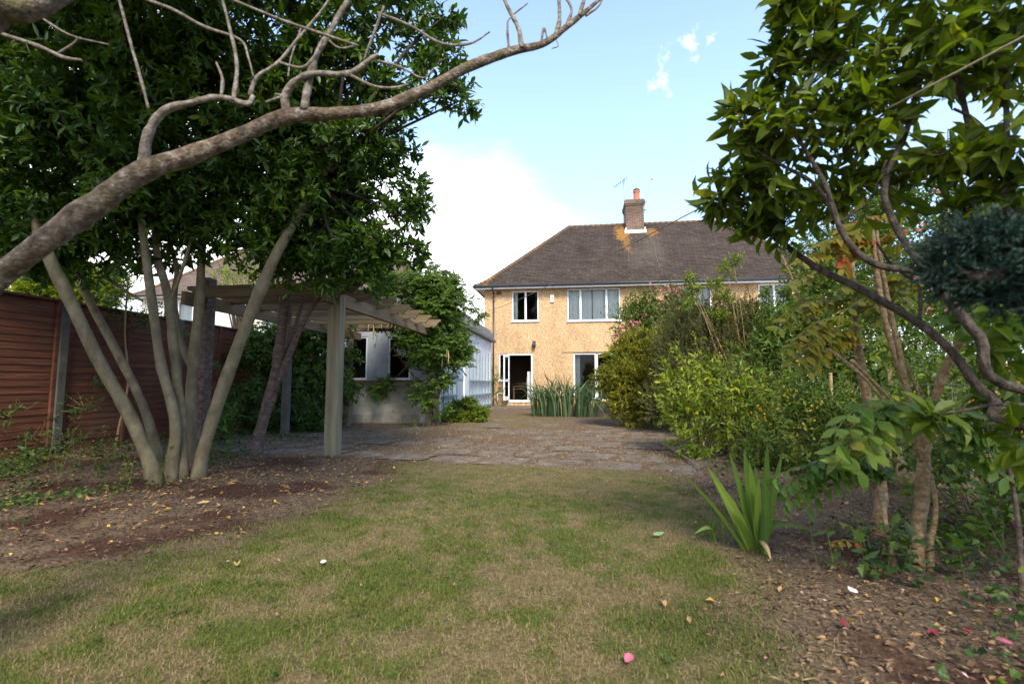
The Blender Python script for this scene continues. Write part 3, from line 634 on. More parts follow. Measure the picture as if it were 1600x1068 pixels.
for z0, z1 in ((.26, .42), (1.02, 1.12), (2.02, 2.12)): leafbar(.1, W_ - .1, z0, z1, mb, .043)
dl = mb.build('door', M['upvc'], hroot, bevel=.004)
for z0, z1 in ((.42, 1.02), (1.12, 2.02)): leafbar(.1, W_ - .1, z0, z1, gl, .012)
gl.build('pane', M['glass'], dl)
hp = a + dn * (W_ - .05); mb = MB(); mb.bar((hp[0] + .03, hp[1], 1.12), (hp[0] + .09, hp[1], 1.12), .02, .02); mb.bar((hp[0] + .08, hp[1], 1.12), (hp[0] + .08, hp[1] + .12, 1.12), .02, .02); mb.build('handle', M['metal'], dl)
# patio door
mb = MB(); x0, x1, z0, z1 = PD
for q0, q1 in ((x0, x0 + .06), (x1 - .06, x1), (.80, .87), (.875, .93)): mb.box(q0, q1, HY + .03 + (.03 if q0 == .875 else 0), HY + .1 + (.02 if q0 == .875 else 0), z0, z1)
for q0, q1 in ((z0, z0 + .07), (z1 - .06, z1)): mb.box(x0 + .06, .80, HY + .032, HY + .098, q0, q1); mb.box(.93, x1 - .06, HY + .032, HY + .098, q0, q1)
pdf = mb.build('patio_door', M['upvc'], hroot, bevel=.005)
g = MB(); g.add([(x0, HY + .07, z0), (x1, HY + .07, z0), (x1, HY + .07, z1), (x0, HY + .07, z1)], [(0, 1, 2, 3)]); g.build('pane', M['glass'], pdf)
for q0, q1 in ((x0 + .04, .2), (1.95, x1 - .05)):
    n_ = 30; xs = np.linspace(q0, q1, n_); ys = HY + .3 + .04 * np.sin(np.arange(n_) * 1.2); c = MB()
    c.add([(x, y, z) for z in (z0, z1) for x, y in zip(xs, ys)], [(i, i + 1, n_ + i + 1, n_ + i) for i in range(n_ - 1)], True); c.build('curtain', M['curtain'], pdf)
mb = MB(); mb.box(-.5, 2.7, HY - .035, HY + .002, 2.24, 2.285); mb.build('lintel', M['dash'], hroot)
# rooms
mb = MB()
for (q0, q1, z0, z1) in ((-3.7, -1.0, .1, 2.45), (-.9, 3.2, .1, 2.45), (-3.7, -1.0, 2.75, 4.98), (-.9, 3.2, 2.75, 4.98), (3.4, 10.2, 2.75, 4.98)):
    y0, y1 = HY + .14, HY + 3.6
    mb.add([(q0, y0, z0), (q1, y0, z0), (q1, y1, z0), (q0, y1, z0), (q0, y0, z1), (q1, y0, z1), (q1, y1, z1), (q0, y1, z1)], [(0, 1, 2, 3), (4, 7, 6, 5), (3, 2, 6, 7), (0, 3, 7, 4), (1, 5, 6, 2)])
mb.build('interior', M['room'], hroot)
# things just inside
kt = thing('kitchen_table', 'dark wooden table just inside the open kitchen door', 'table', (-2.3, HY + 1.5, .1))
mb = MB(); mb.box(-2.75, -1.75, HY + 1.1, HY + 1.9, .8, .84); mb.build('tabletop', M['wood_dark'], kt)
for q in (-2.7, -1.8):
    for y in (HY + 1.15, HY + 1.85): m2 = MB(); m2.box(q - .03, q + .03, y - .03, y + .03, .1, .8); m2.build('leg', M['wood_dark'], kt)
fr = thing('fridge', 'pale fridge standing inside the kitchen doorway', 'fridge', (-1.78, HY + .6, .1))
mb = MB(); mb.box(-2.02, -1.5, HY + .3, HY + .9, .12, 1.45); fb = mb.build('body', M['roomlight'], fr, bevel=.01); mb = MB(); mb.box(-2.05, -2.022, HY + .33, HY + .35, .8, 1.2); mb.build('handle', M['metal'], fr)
# fittings on the wall
mb = MB(); px_ = -3.42
mb.tube([(px_, HY - .40, 4.98), (px_, HY - .36, 4.86), (px_, HY - .08, 4.74), (px_, HY - .06, 4.6)], [.035] * 4, 10); mb.tube([(px_, HY - .06, 4.62), (px_, HY - .06, .02)], [.034, .034], 10, sub=1)
for z in (4.4, 2.8, 1.2): mb.tube([(px_, HY - .06, z), (px_, HY - .06, z + .06)], [.043, .043], 10, sub=1)
mb.build('downpipe', M['black'], hroot)
mb = MB(); mb.box(-1.01, -.85, HY - .07, HY + .002, 4.34, 4.66); ab = mb.build('alarm_box', M['upvc'], hroot, bevel=.02)
mb = MB(); mb.box(-.965, -.895, HY - .078, HY - .071, 4.5, 4.55); mb.build('alarm_light', M['pot'], ab)
mb = MB(); mb.tube([(-1.7, HY - .02, 2.66), (-1.7, HY - .1, 2.7), (-1.7, HY - .14, 2.64)], [.02] * 3, 8); mb.tube([(-1.7, HY - .13, 2.42), (-1.7, HY - .13, 2.5), (-1.7, HY - .13, 2.6), (-1.7, HY - .13, 2.66)], [.05, .085, .08, .03], 10, sub=2); mb.box(-1.76, -1.64, HY - .02, HY + .001, 2.52, 2.72); mb.build('wall_lamp', M['black'], hroot)
mb = MB(); mb.box(-3.31, -3.09, HY - .012, HY + .001, 4.72, 4.86)
for z in (4.75, 4.78, 4.81): mb.box(-3.28, -3.12, HY - .02, HY - .011, z, z + .012)
mb.build('air_vent', M['sill'], hroot)
mb = MB(); mb.tube([(-3.25, HY - .03, .52), (-2.95, HY - .03, .52)], [.022, .022], 8, sub=1); mb.tube([(-3.25, HY - .03, .52), (-3.25, HY - .03, .1)], [.022, .022], 8, sub=1); mb.build('waste_pipe', M['upvc'], hroot)
# chimney
mb = MB(); mb.box(2.55, 3.4, 23.7, 24.95, 7.2, 9.62); mb.box(2.52, 3.43, 23.67, 24.98, 9.62, 9.7); mb.box(2.49, 3.46, 23.64, 25.01, 9.7, 9.86); mb.box(2.53, 3.42, 23.68, 24.97, 9.86, 9.93)
ch = mb.build('chimney', M['brick'], hroot)
mb = MB(); mb.tube([(3.13, 24.15, 9.92), (3.13, 24.15, 10.0), (3.13, 24.15, 10.3), (3.13, 24.15, 10.42), (3.13, 24.15, 10.46), (3.13, 24.15, 10.5)], [.19, .17, .15, .15, .18, .17], 16, sub=1); mb.build('chimney_pot', M['pot'], ch)
mb = MB(); mb.tube([(3.13, 24.15, 10.5), (3.13, 24.15, 10.58), (3.13, 24.15, 10.66)], [.17, .16, .05], 14, sub=2); mb.build('pot_cowl', M['black'], ch)
mb = MB(); mb.box(2.45, 3.5, 23.55, 23.705, 8.18, 8.36); mb.box(2.5, 2.549, 23.6, 24.3, 8.2, 8.5); mb.box(3.401, 3.45, 23.6, 24.3, 8.2, 8.5); mb.build('flashing', M['lead'], ch)
mb = MB(); mb.tube([(2.5, 23.95, 9.2), (2.5, 23.95, 11.1)], [.02, .02], 8, sub=1); mb.tube([(2.05, 24.0, 10.72), (2.62, 23.9, 11.12)], [.013, .013], 6, sub=1)
for t_ in np.linspace(0, 1, 7): c = np.array([2.05, 24.0, 10.72]) * (1 - t_) + np.array([2.62, 23.9, 11.12]) * t_; mb.tube([c + [-.05, -.2, .03], c + [.05, .2, -.03]], [.009, .009], 5, sub=1)
mb.build('aerial', M['metal'], ch)
mb = MB(); mb.tube([(3.48, 23.95, 9.3), (3.52, 23.95, 10.0), (3.85, 24.0, 11.05)], [.014, .014, .012], 6); mb.box(3.82, 3.95, 23.95, 24.05, 11.02, 11.09); mb.box(3.4, 3.58, 23.9, 24.0, 9.45, 9.48); mb.box(3.4, 3.58, 23.9, 24.0, 9.85, 9.88); mb.build('aerial', M['metal'], ch)
mb = MB()
for xo, pts in ((0, ((2.58, 8.1), (2.5, 7.5), (2.45, 6.9), (2.38, 6.3))), (0, ((3.48, 8.0), (3.62, 7.4), (3.6, 6.6), (3.6, 5.8)))):
    mb.tube([(x, HY - .35 + 4.35 * np.interp(z, [5.03, 5.37, 8.86], [0, .12, 1]) - .03, z + .02) for x, z in pts], [.006] * 4, 5)
mb.build('aerial_cable', M['metal'], hroot)
# neighbours' house behind the tree
nroot = thing('neighbouring_house', 'pale rendered house with brown tile roof half hidden behind the big left tree', 'house', (-20.3, HY, 0))
house(nroot, -20.3, -6.75, HY, 8.0, (M['cream'], M['tile2']), [(-19.2, -17.6, 3.5, 4.8), (-14, -12.4, 3.5, 4.8)], -16.6, -10.4)
window(nroot, -19.2, -17.6, 3.5, 4.8, HY, mull=(-18.4,), curtains=((-19.1, -17.7, 3.5, .2),)); window(nroot, -14, -12.4, 3.5, 4.8, HY, mull=(-13.2,), curtains=((-13.9, -12.5, 3.5, .2),))
mb = MB(); mb.box(-13.9, -13.1, 23.7, 24.9, 7.5, 9.7); mb.build('chimney', M['brick'], nroot)
# white lean-to conservatory of the other half, glimpsed through the shrubs
croot = thing('conservatory', 'white framed conservatory glimpsed through the right-hand shrubs', 'conservatory', (7.2, 15.5, 0))
mb = MB(); mb.box(7.2, 11.0, 17.0, 19.9, 0, .6); mb.build('base_wall', M['dash'], croot)
mb = MB()
for x in np.linspace(7.23, 10.97, 6): mb.box(x - .04, x + .04, 17.0, 17.08, .6, 2.3)
mb.box(7.2, 11, 16.98, 17.1, 2.3, 2.42); mb.box(7.2, 11, 16.98, 17.1, 1.5, 1.56)
mb.build('frame', M['upvc'], croot)
mb = MB(); mb.add([(7.2, 17.04, .6), (11, 17.04, .6), (11, 17.04, 2.3), (7.2, 17.04, 2.3)], [(0, 1, 2, 3)]); mb.build('pane', M['curtain'], croot)
mb = MB(); mb.add([(7.1, 16.9, 2.42), (11.1, 16.9, 2.42), (11.1, 19.95, 3.1), (7.1, 19.95, 3.1), (7.1, 16.9, 2.47), (11.1, 16.9, 2.47), (11.1, 19.95, 3.15), (7.1, 19.95, 3.15)], [(3, 2, 1, 0), (4, 5, 6, 7), (0, 1, 5, 4), (0, 4, 7, 3), (1, 2, 6, 5)]); mb.build('roof', M['upvc'], croot)

# ------------------------------------------------------------------ garage
GX, GY0, GY1, GZ = -3.2, 11.0, 18.5, 2.58
gr_ = thing('garage', 'white blockwork garage with dark window openings and a grey felt roof', 'garage', (-6.1, GY0, 0))
mb = MB(); wins = [(-5.45, -4.9, 1.02, 2.04), (-4.38, -3.84, 1.02, 2.0)]
pierced_wall(mb, -6.1, GX, -.1, .95, GY0, [])
mb.add([(GX, GY0, -.1), (GX, 11.35, -.1), (GX, 11.35, GZ), (GX, GY0, GZ)], [(0, 1, 2, 3)])
mb.build('block_wall', M['block'], gr_)
mb = MB(); pierced_wall(mb, -6.1, GX, .95, GZ, GY0, wins, .1); mb.build('front_panel', M['shadepanel'], gr_); mb = MB()
mb.add([(GX, 11.35, -.1), (GX, 12.88, -.1), (GX, 12.88, GZ), (GX, 11.35, GZ)], [(0, 1, 2, 3)]); mb.add([(GX, 13.8, .0), (GX, GY1, .0), (GX, GY1, GZ), (GX, 13.8, GZ)], [(0, 1, 2, 3)]); mb.add([(GX, 12.88, 2.1), (GX, 13.8, 2.1), (GX, 13.8, GZ), (GX, 12.88, GZ)], [(0, 1, 2, 3)])
mb.add([(-6.1, GY0, -.1), (-6.1, GY1, -.1), (-6.1, GY1, GZ), (-6.1, GY0, GZ)], [(0, 1, 2, 3)]); mb.add([(-6.1, GY1, -.1), (GX, GY1, -.1), (GX, GY1, GZ), (-6.1, GY1, GZ)], [(0, 1, 2, 3)])
for y in np.arange(14.4, GY1, .62): mb.box(GX, GX + .012, y - .02, y + .02, .12, GZ - .02)
wa = mb.build('wall', M['whitewall'], gr_)
mb = MB(); mb.box(GX - .01, GX + .03, 13.8, GY1 + .02, -.1, .14); mb.build('plinth', M['block'], gr_)
mb = MB(); mb.box(-6.15, GX - .35, GY0 - .07, GY0 - .001, .95, 1.0); mb.build('sill', M['sill'], gr_)
for x0, x1, z0, z1 in wins:
    mb = MB()
    for q0, q1, q2, q3 in ((x0, x0 + .035, z0, z1), (x1 - .035, x1, z0, z1), (x0 + .035, x1 - .035, z0, z0 + .035), (x0 + .035, x1 - .035, z1 - .035, z1)): mb.box(q0, q1, GY0 + .02, GY0 + .06, q2, q3)
    wf = mb.build('window', M['whitewall'], gr_); g = MB(); g.add([(x0, GY0 + .05, z0), (x1, GY0 + .05, z0), (x1, GY0 + .05, z1), (x0, GY0 + .05, z1)], [(0, 1, 2, 3)]); g.build('pane', M['glass'], wf)
mb = MB(); mb.add([(-6.05, GY0 + .11, .02), (GX - .05, GY0 + .11, .02), (GX - .05, 18.4, .02), (-6.05, 18.4, .02)], [(0, 1, 2, 3)]); mb.box(-6, -3.4, 14, 14.1, .02, 2.5); mb.build('interior', M['wood_dark'], gr_)
mb = MB(); mb.box(GX - .05, GX - .01, 12.9, 13.78, .06, 2.08)
for z in (.1, 1.05, 1.95): mb.box(GX - .012, GX + .008, 12.92, 13.76, z, z + .11)
dr = mb.build('door', M['bluedoor'], gr_); m2 = MB(); m2.tube([(GX + .005, 13.0, 1.1), (GX + .05, 13.0, 1.1)], [.02, .028], 8, sub=1); m2.build('handle', M['black'], dr)
mb = MB(); mb.box(GX - .03, GX + .03, 12.82, 12.88, -.05, 2.14); mb.box(GX - .03, GX + .03, 13.8, 13.87, -.05, 2.14); mb.box(GX - .03, GX + .03, 12.88, 13.8, 2.08, 2.14); mb.build('door_frame', M['whitewall'], gr_)
mb = MB(); o_ = .12; x0, x1 = -6.1 - o_, GX + o_
mb.add([(x0, GY0 - o_, GZ), (x1, GY0 - o_, GZ), (x1, GY1 + o_, GZ), (x0, GY1 + o_, GZ), (x0 + .3, GY0 - o_, 2.98), (x1 - .16, GY0 - o_, 2.98), (x1 - .16, GY1 + o_, 2.98), (x0 + .3, GY1 + o_, 2.98)], [(0, 3, 2, 1), (4, 5, 6, 7), (0, 1, 5, 4), (1, 2, 6, 5), (2, 3, 7, 6), (3, 0, 4, 7)])
mb.box(x0 - .02, x1 + .03, GY0 - o_ - .02, GY1 + o_ + .02, GZ - .06, GZ + .02)
mb.build('roof', M['felt'], gr_)
def trellis(label, y0, y1, z0, z1, nv, nh):
    t = thing('trellis', label, 'trellis', (GX + .05, (y0 + y1) / 2, z0), 'trellises on the garage side'); mb = MB()
    for y in np.linspace(y0, y1, nv): mb.box(GX + .045, GX + .065, y - .018, y + .018, z0, z1)
    mb.build('uprights', M['teal'], t); mb = MB()
    for z in nh: mb.box(GX + .03, GX + .0445, y0, y1, z - .035, z + .035); 
    for z in nh: mb.box(GX + .0655, GX + .085, y0, y1, z - .03, z + .03)
    mb.build('rails', M['teal'], t)
trellis('wide teal trellis on the white garage wall beyond the blue door', 14.3, 18.15, .1, 2.05, 8, (.16, .55, 1.0))
trellis('narrow teal trellis between the climber and the blue garage door', 11.45, 12.75, .1, 1.75, 4, (.14, .6, 1.15, 1.7))

# ------------------------------------------------------------------ pergola
pr_ = thing('pergola', 'weathered timber pergola with scroll-ended rafters beside the garage', 'pergola', (-4, 8.2, 0))
def post(x, y, z1=2.12, w_=.15, nm='post', mt='pergola_z'):
    mb = MB(); mb.box(x - w_ / 2, x + w_ / 2, y - w_ / 2, y + w_ / 2, -.1, z1); return mb.build(nm, M[mt], pr_, bevel=.006)
post(-3.08, 5.95, 2.06, .16); post(-5.0, 6.0, 2.35, .16, mt='bark_plum'); post(-5.0, 7.95, 1.93, .11, mt='concrete'); post(-3.2, 10.55, 1.93, .15)
post(-5.0, 10.3, 1.93, .12)
for x in (-3.08, -5.0):
    mb = MB(); mb.box(x - .035, x + .035, 5.6, 10.8, 1.93, 2.1); mb.build('beam', M['pergola_y'], pr_, bevel=.005)
for y in (5.9, 6.45, 7.12, 7.72, 8.33, 8.95, 9.6, 10.2):
    mb = MB(); xa, xb = -5.2, -2.72; z0, z1 = 2.065, 2.225
    pf = [(xa, z1), (xa, z1 - .05), (xa + .07, z1 - .07), (xa + .12, z0 + .03), (xa + .2, z0)]
    for i in range(9): th = i / 8; pf.append((xb - .22 + .2 * th, z0 + .02 * math.sin(th * 9) + (.10 * th ** 2.5)))
    pf += [(xb, z1 - .05), (xb, z1)]
    n_ = len(pf); mb.add([(x, y - .024, z) for x, z in pf] + [(x, y + .024, z) for x, z in pf], [tuple(range(n_)), tuple(reversed(range(n_, 2 * n_)))] + [(i, n_ + i, n_ + (i + 1) % n_, (i + 1) % n_) for i in range(n_)])
    mb.build('rafter', M['pergola'], pr_)

# ------------------------------------------------------------------ fences
FX = -6.83
fc = thing('panel_fence', 'red-brown overlap panel fence with concrete posts along the left boundary', 'fence', (FX, 5.66, 0))
ypost = [5.66 + 1.93 * k for k in range(-4, 5)]
for y in ypost:
    mb = MB(); mb.box(FX - .045, FX + .065, y - .055, y + .055, -.1, 2.0); mb.add([(FX - .045, y - .055, 2.0), (FX + .065, y - .055, 2.0), (FX + .065, y + .055, 2.0), (FX - .045, y + .055, 2.0), (FX + .01, y, 2.05)], [(0, 1, 4), (1, 2, 4), (2, 3, 4), (3, 0, 4)])
    mb.build('post', M['concrete'], fc, bevel=.008)
for ya in ypost[:-1]:
    mb = MB(); y0, y1 = ya + .06, ya + 1.87; nb = 21; hz = 1.92 / nb
    for k in range(nb):
        z = .08 + k * hz; m_ = 14; ys = np.linspace(y0, y1, m_); wv = (rng.random(m_) - .5) * .009; t0 = .010 + rng.random() * .005
        b0 = [(FX + t0, y, z - .025 + q) for y, q in zip(ys, wv)]; t1 = [(FX + .004, y, z + hz) for y in ys]; bk = [(FX - .004, y, z - .025 + q) for y, q in zip(ys, wv)]
        mb.add(b0 + t1 + bk, [(i, i + 1, m_ + i + 1, m_ + i) for i in range(m_ - 1)] + [(2 * m_ + i, 2 * m_ + i + 1, i + 1, i) for i in range(m_ - 1)])
    mb.box(FX - .02, FX + .0, y0, y1, .08, 2.0)
    for y in (y0, (y0 + y1) / 2 - .02, y1 - .04): mb.box(FX + .0, FX + .045, y, y + .04, .06, 2.0)
    mb.box(FX - .03, FX + .05, y0, y1, 2.0, 2.03); mb.box(FX - .01, FX + .02, y0, y1, -.05, .06)
    mb.build('panel', M['fence'], fc)
of = thing('board_fence', 'orange-brown board fence across the neighbouring lawn on the right', 'fence', (8.0, 9.0, 0))
mb = MB()
for i in range(40): x = 5.2 + i * .15; mb.box(x, x + .146, 9.0 + (i % 2) * .012, 9.03 + (i % 2) * .012, .05, 1.25 + (rng.random() * .01))
mb.build('boards', M['orange_fence'], of)
for x in (5.2, 7.2, 9.2): m2 = MB(); m2.box(x, x + .1, 9.05, 9.15, -.1, 1.3); m2.build('post', M['orange_fence'], of)
wf_ = thing('wire_fence', 'low wire fence on slim stakes behind the right-hand bed', 'fence', (3.6, 4.6, 0))
sx = [(2.9 + .1 * k, 2.6 + 1.35 * k) for k in range(6)]
for (x, y) in sx: m2 = MB(); m2.tube([(x, y, -.1), (x + .01, y, 1.05)], [.022, .02], 8, sub=1); m2.build('stake', M['bark_cane'], wf_)
mb = MB()
for z in (.15, .4, .65, .9): mb.tube([(x, y, z) for x, y in sx], [.003] * 6, 4, sub=1)
for t_ in np.linspace(0, 5, 46): i = min(4, int(t_)); q = t_ - i; x = sx[i][0] * (1 - q) + sx[i + 1][0] * q; y = sx[i][1] * (1 - q) + sx[i + 1][1] * q; mb.tube([(x, y, .1), (x, y, .92)], [.002, .002], 3, sub=1, close=False)
mb.build('mesh', M['wire'], wf_)

# ------------------------------------------------------------------ helper for stems traced in the photo, each at its own depth
def stem(mb, pts, seg=10, rough=.08, sub=5, foot=False):
    p = np.array([P(q[0], q[1], q[2]) for q in pts]); r = np.array([q[3] / 2 * .88 * mpw(*q[:3]) for q in pts])
    p, r = spline(p, r, 4); r = r * (1 + .16 * (vnoise(np.stack([np.arange(len(r)) * .45, np.full(len(r), p[0, 0] * 7), np.full(len(r), p[0, 1] * 5)], 1), 17) - .5))
    kn = rng.random(len(r)) < .12; r[kn] *= 1.16
    if foot: p[0, 2] = -.12; r = r * (1 + .45 * np.exp(-np.arange(len(r)) * .9))
    sub = 2
    mb.tube(p, r, seg, rough, sub=sub); return p
def foliage(root, blobs, mat, dens, n, tw, L, Wd, kids=10, child=.42, shape='fine', ang=55, droop=.15, up=.5, outb=.6, upb=.25, twig='twig', part='crown', twpart='twigs', fill=.55, extra=None, pair=False, keep=None, hsc=1):
    p, d, h = crown_points(blobs, dens, child, kids, outb, upb, fill)
    if keep is not None: k = keep(p); p, d, h = p[k], d[k], h[k]
    ok = (p[:, 2] > .03) & (np.linalg.norm(p - np.array([0, 0, H]), axis=1) > .55); p, d, h = p[ok], d[ok], h[ok]
    ls, tws = sprigs(p, d, n, tw, L, Wd, ang, droop, shape, up, hue=h * hsc, pair=pair)
    o = leafobj(part, mat, root, [ls] + (extra or []))
    if twpart: leafobj(twpart, M[twig], root, [tws])
    return o, p
def limbs(mb, starts, targets, r0, r1, seg=6):
    """a bent limb from the nearest start to each target"""
    st = np.array(starts)
    for t_ in targets:
        t_ = np.array(t_); s_ = st[np.argmin(np.linalg.norm(st - t_, axis=1) + np.maximum(0, st[:, 2] - t_[2]) * 1.5)]
        md = s_ * .5 + t_ * .5 + rng.normal(size=3) * .08 * np.linalg.norm(t_ - s_); md[2] += .04
        mb.tube([s_, md, t_], [r0, (r0 + r1) / 2, r1], seg, .05)

# ------------------------------------------------------------------ big multi-stemmed tree on the left
bay = thing('bay_tree', 'large dark evergreen with six smooth pale stems beside the red-brown fence', 'tree', (*G(275, 748)[:2], 0))
mb = MB(); tips = []
for pts in ([(246, 752, 4.15, 34), (205, 655, 4.1, 33), (150, 555, 3.95, 34), (110, 470, 3.85, 35), (78, 405, 3.75, 34), (50, 330, 3.7, 28)],
            [(252, 738, 4.55, 26), (226, 640, 4.65, 22), (180, 545, 4.75, 22), (140, 470, 4.8, 22), (110, 400, 4.8, 18)],
            [(266, 748, 4.28, 30), (274, 660, 4.28, 26), (252, 570, 4.26, 24), (240, 490, 4.2, 23), (228, 400, 4.2, 21), (215, 300, 4.1, 17)],
            [(286, 742, 4.36, 25), (281, 640, 4.4, 22), (270, 530, 4.4, 22), (262, 460, 4.4, 21), (243, 380, 4.4, 18), (250, 280, 4.4, 14)],
            [(296, 728, 4.75, 26), (298, 620, 4.75, 26), (304, 540, 4.75, 24), (312, 470, 4.75, 20), (316, 390, 4.75, 18), (330, 290, 4.7, 14)],
            [(309, 738, 4.4, 28), (332, 655, 4.4, 31), (365, 560, 4.4, 30), (392, 490, 4.4, 28), (428, 405, 4.4, 26), (470, 330, 4.5, 20), (520, 250, 4.6, 14)]):
    p = stem(mb, [(a, b, c, d * .8) for a, b, c, d in pts], 14, .05, 8, True); tips += list(p[-3:])
stem(mb, [(297, 570, 4.75, 14), (282, 530, 4.75, 13), (272, 470, 4.7, 12), (276, 420, 4.7, 10), (262, 370, 4.7, 8)], 8, .05)
stem(mb, [(266, 470, 4.4, 8), (285, 420, 4.4, 7), (300, 370, 4.4, 6)], 8, .05)
stem(mb, [(160, 430, 4.5, 8), (190, 450, 4.5, 7), (222, 470, 4.4, 5)], 8, .05)
mb.build('trunk', M['bark_smooth'], bay)
bl = [pb(*q) for q in ((40, 330, 3.9, 70), (60, 230, 3.9, 85), (30, 120, 3.8, 85), (120, 60, 3.9, 85), (140, 170, 3.8, 80), (150, 290, 4.0, 65), (210, 360, 4.3, 40), (230, 250, 4.0, 75), (240, 130, 3.9, 85), (260, 20, 4.0, 85), (330, 300, 4.5, 62), (330, 190, 4.2, 78), (350, 80, 4.1, 78), (370, 365, 4.6, 40), (430, 270, 4.5, 70), (440, 160, 4.4, 72), (450, 50, 4.3, 66), (450, 350, 4.7, 52), (515, 320, 4.7, 58), (520, 230, 4.6, 60), (525, 130, 4.5, 58), (545, 30, 4.5, 46), (580, 290, 4.9, 38), (585, 205, 4.7, 40), (590, 110, 4.6, 40), (625, 30, 4.6, 34), (580, 365, 4.9, 42), (535, 395, 4.8, 40), (630, 340, 4.9, 20), (655, 326, 4.9, 11), (480, 405, 4.8, 38), (672, 62, 4.6, 28), (695, 25, 4.6, 14), (682, 120, 4.6, 26), (722, 156, 4.6, 13), (700, 90, 4.6, 15), (640, 150, 4.6, 26), (690, 150, 4.6, 15), (575, 428, 4.9, 18), (615, 395, 4.9, 18), (632, 230, 4.8, 14), (650, 392, 4.9, 8), (170, 395, 4.2, 26), (90, 385, 4.0, 34), (400, 395, 4.5, 26), (60, 405, 4.0, 26), (130, 415, 4.3, 22), (205, 410, 4.6, 20), (270, 395, 4.7, 22), (330, 375, 4.7, 26), (20, 400, 3.9, 30), (300, 340, 4.6, 40), (240, 330, 4.3, 40), (180, 350, 4.2, 36), (100, 340, 4.0, 45), (450, 415, 4.8, 22), (510, 425, 4.8, 20), (610, 250, 4.8, 22), (640, 290, 4.9, 14))]
bl += [pb(*q) for q in ((100, 290, 5.2, 90), (250, 200, 5.3, 110), (400, 290, 5.4, 80), (440, 170, 5.4, 90), (530, 300, 5.4, 60), (100, 100, 5.2, 110), (200, -80, 4.2, 120), (420, -90, 4.4, 120), (600, -80, 4.6, 90), (0, -60, 4.0, 120), (300, -250, 4.6, 180), (-80, 250, 4.2, 110), (-90, 60, 4.1, 120))]
bl += [(np.array(c), (.85,) * 3) for c in ((-2.2, 1.4, 4.7), (-3.0, 2.2, 5.1), (-1.4, 1.1, 4.9), (-3.4, .9, 4.7), (-2.4, .2, 4.9), (-4.0, 2.6, 5.6), (-1.2, .1, 5.0))]  # unseen overhead clumps, added to shade the stems and foreground
bay_c, bp_ = foliage(bay, bl, M['laurel'], 54, 9, .13, .082, .031, kids=12, child=.40, ang=52, droop=.1, up=.45, upb=.35)
mb = MB(); limbs(mb, tips, [c for c, r in bl[:44]], .024, .007); mb.build('limbs', M['bark_dark'], bay)

# smaller tree with purple-brown bark beside the pergola
plum = thing('plum_tree', 'slim purple-brown forked tree leaning beside the pergola post', 'tree', (*G(398, 712)[:2], 0))
mb = MB(); tp = []
for pts in ([(397, 716, 5.95, 24), (410, 660, 5.95, 22), (428, 600, 5.95, 23), (440, 530, 5.95, 20), (446, 460, 5.95, 20), (452, 420, 5.95, 16), (470, 360, 5.9, 11)],
            [(428, 610, 5.93, 13), (452, 555, 5.88, 11), (476, 500, 5.85, 9), (505, 455, 5.85, 8), (540, 410, 5.8, 6)],
            [(447, 560, 5.95, 7), (462, 510, 5.98, 7), (474, 465, 6.0, 6), (490, 420, 6, 5)], [(446, 545, 5.9, 6), (452, 500, 5.9, 5), (454, 476, 5.9, 4)]):
    p = stem(mb, pts, 10, .12, 6, pts[0][1] == 716); tp += list(p[-2:])
mb.build('trunk', M['bark_plum'], plum)
pbl = [pb(*q) for q in ((450, 400, 5.9, 32), (500, 410, 5.8, 34), (545, 420, 5.7, 34), (585, 410, 5.6, 32), (540, 370, 5.8, 36), (590, 440, 5.6, 20), (480, 375, 5.9, 30))]
foliage(plum, pbl, M['laurel'], 30, 8, .15, .075, .03, kids=9)
# leaning overhead branch of a bare tree in the near left
def bp3(*q): return P(*q)
nt_ = thing('bare_tree', 'lichened bare tree whose long crooked branch reaches across the left sky', 'tree', (-1.9, .75, 0))
mb = MB()
tr0 = np.array([-1.9, .78, -.1])
b1 = [(-40, 465, 1.28, 66), (60, 385, 1.32, 62), (140, 325, 1.37, 54), (220, 270, 1.42, 46), (300, 243, 1.48, 38), (380, 210, 1.55, 33), (445, 183, 1.62, 31), (520, 178, 1.68, 24), (600, 167, 1.75, 22), (670, 138, 1.8, 20), (730, 105, 1.86, 18), (800, 80, 1.95, 15), (850, 68, 2.0, 13), (885, 42, 2.04, 11), (915, 18, 2.08, 9), (945, -8, 2.1, 7)]
p = np.array([P(q[0], q[1], q[2]) for q in b1]); r = np.array([q[3] / 2 * .84 * mpw(*q[:3]) for q in b1])
p = np.vstack([tr0, [-1.92, .8, .4], [-1.82, .95, .85], p]); r = np.concatenate([[.11, .09, .075], r])
mb.tube(p, r, 28, .2, sub=16)
mb.tube([[-1.92, .8, .5], [-2.0, .75, 1.1], P(-60, 40, .95), P(30, 15, 1.0), P(95, -15, 1.05), P(160, -60, 1.1)], [.075, .07, .05, .034, .03, .02], 14, .12)
mb.build('trunk', M['bark_near'], nt_)
mb = MB()
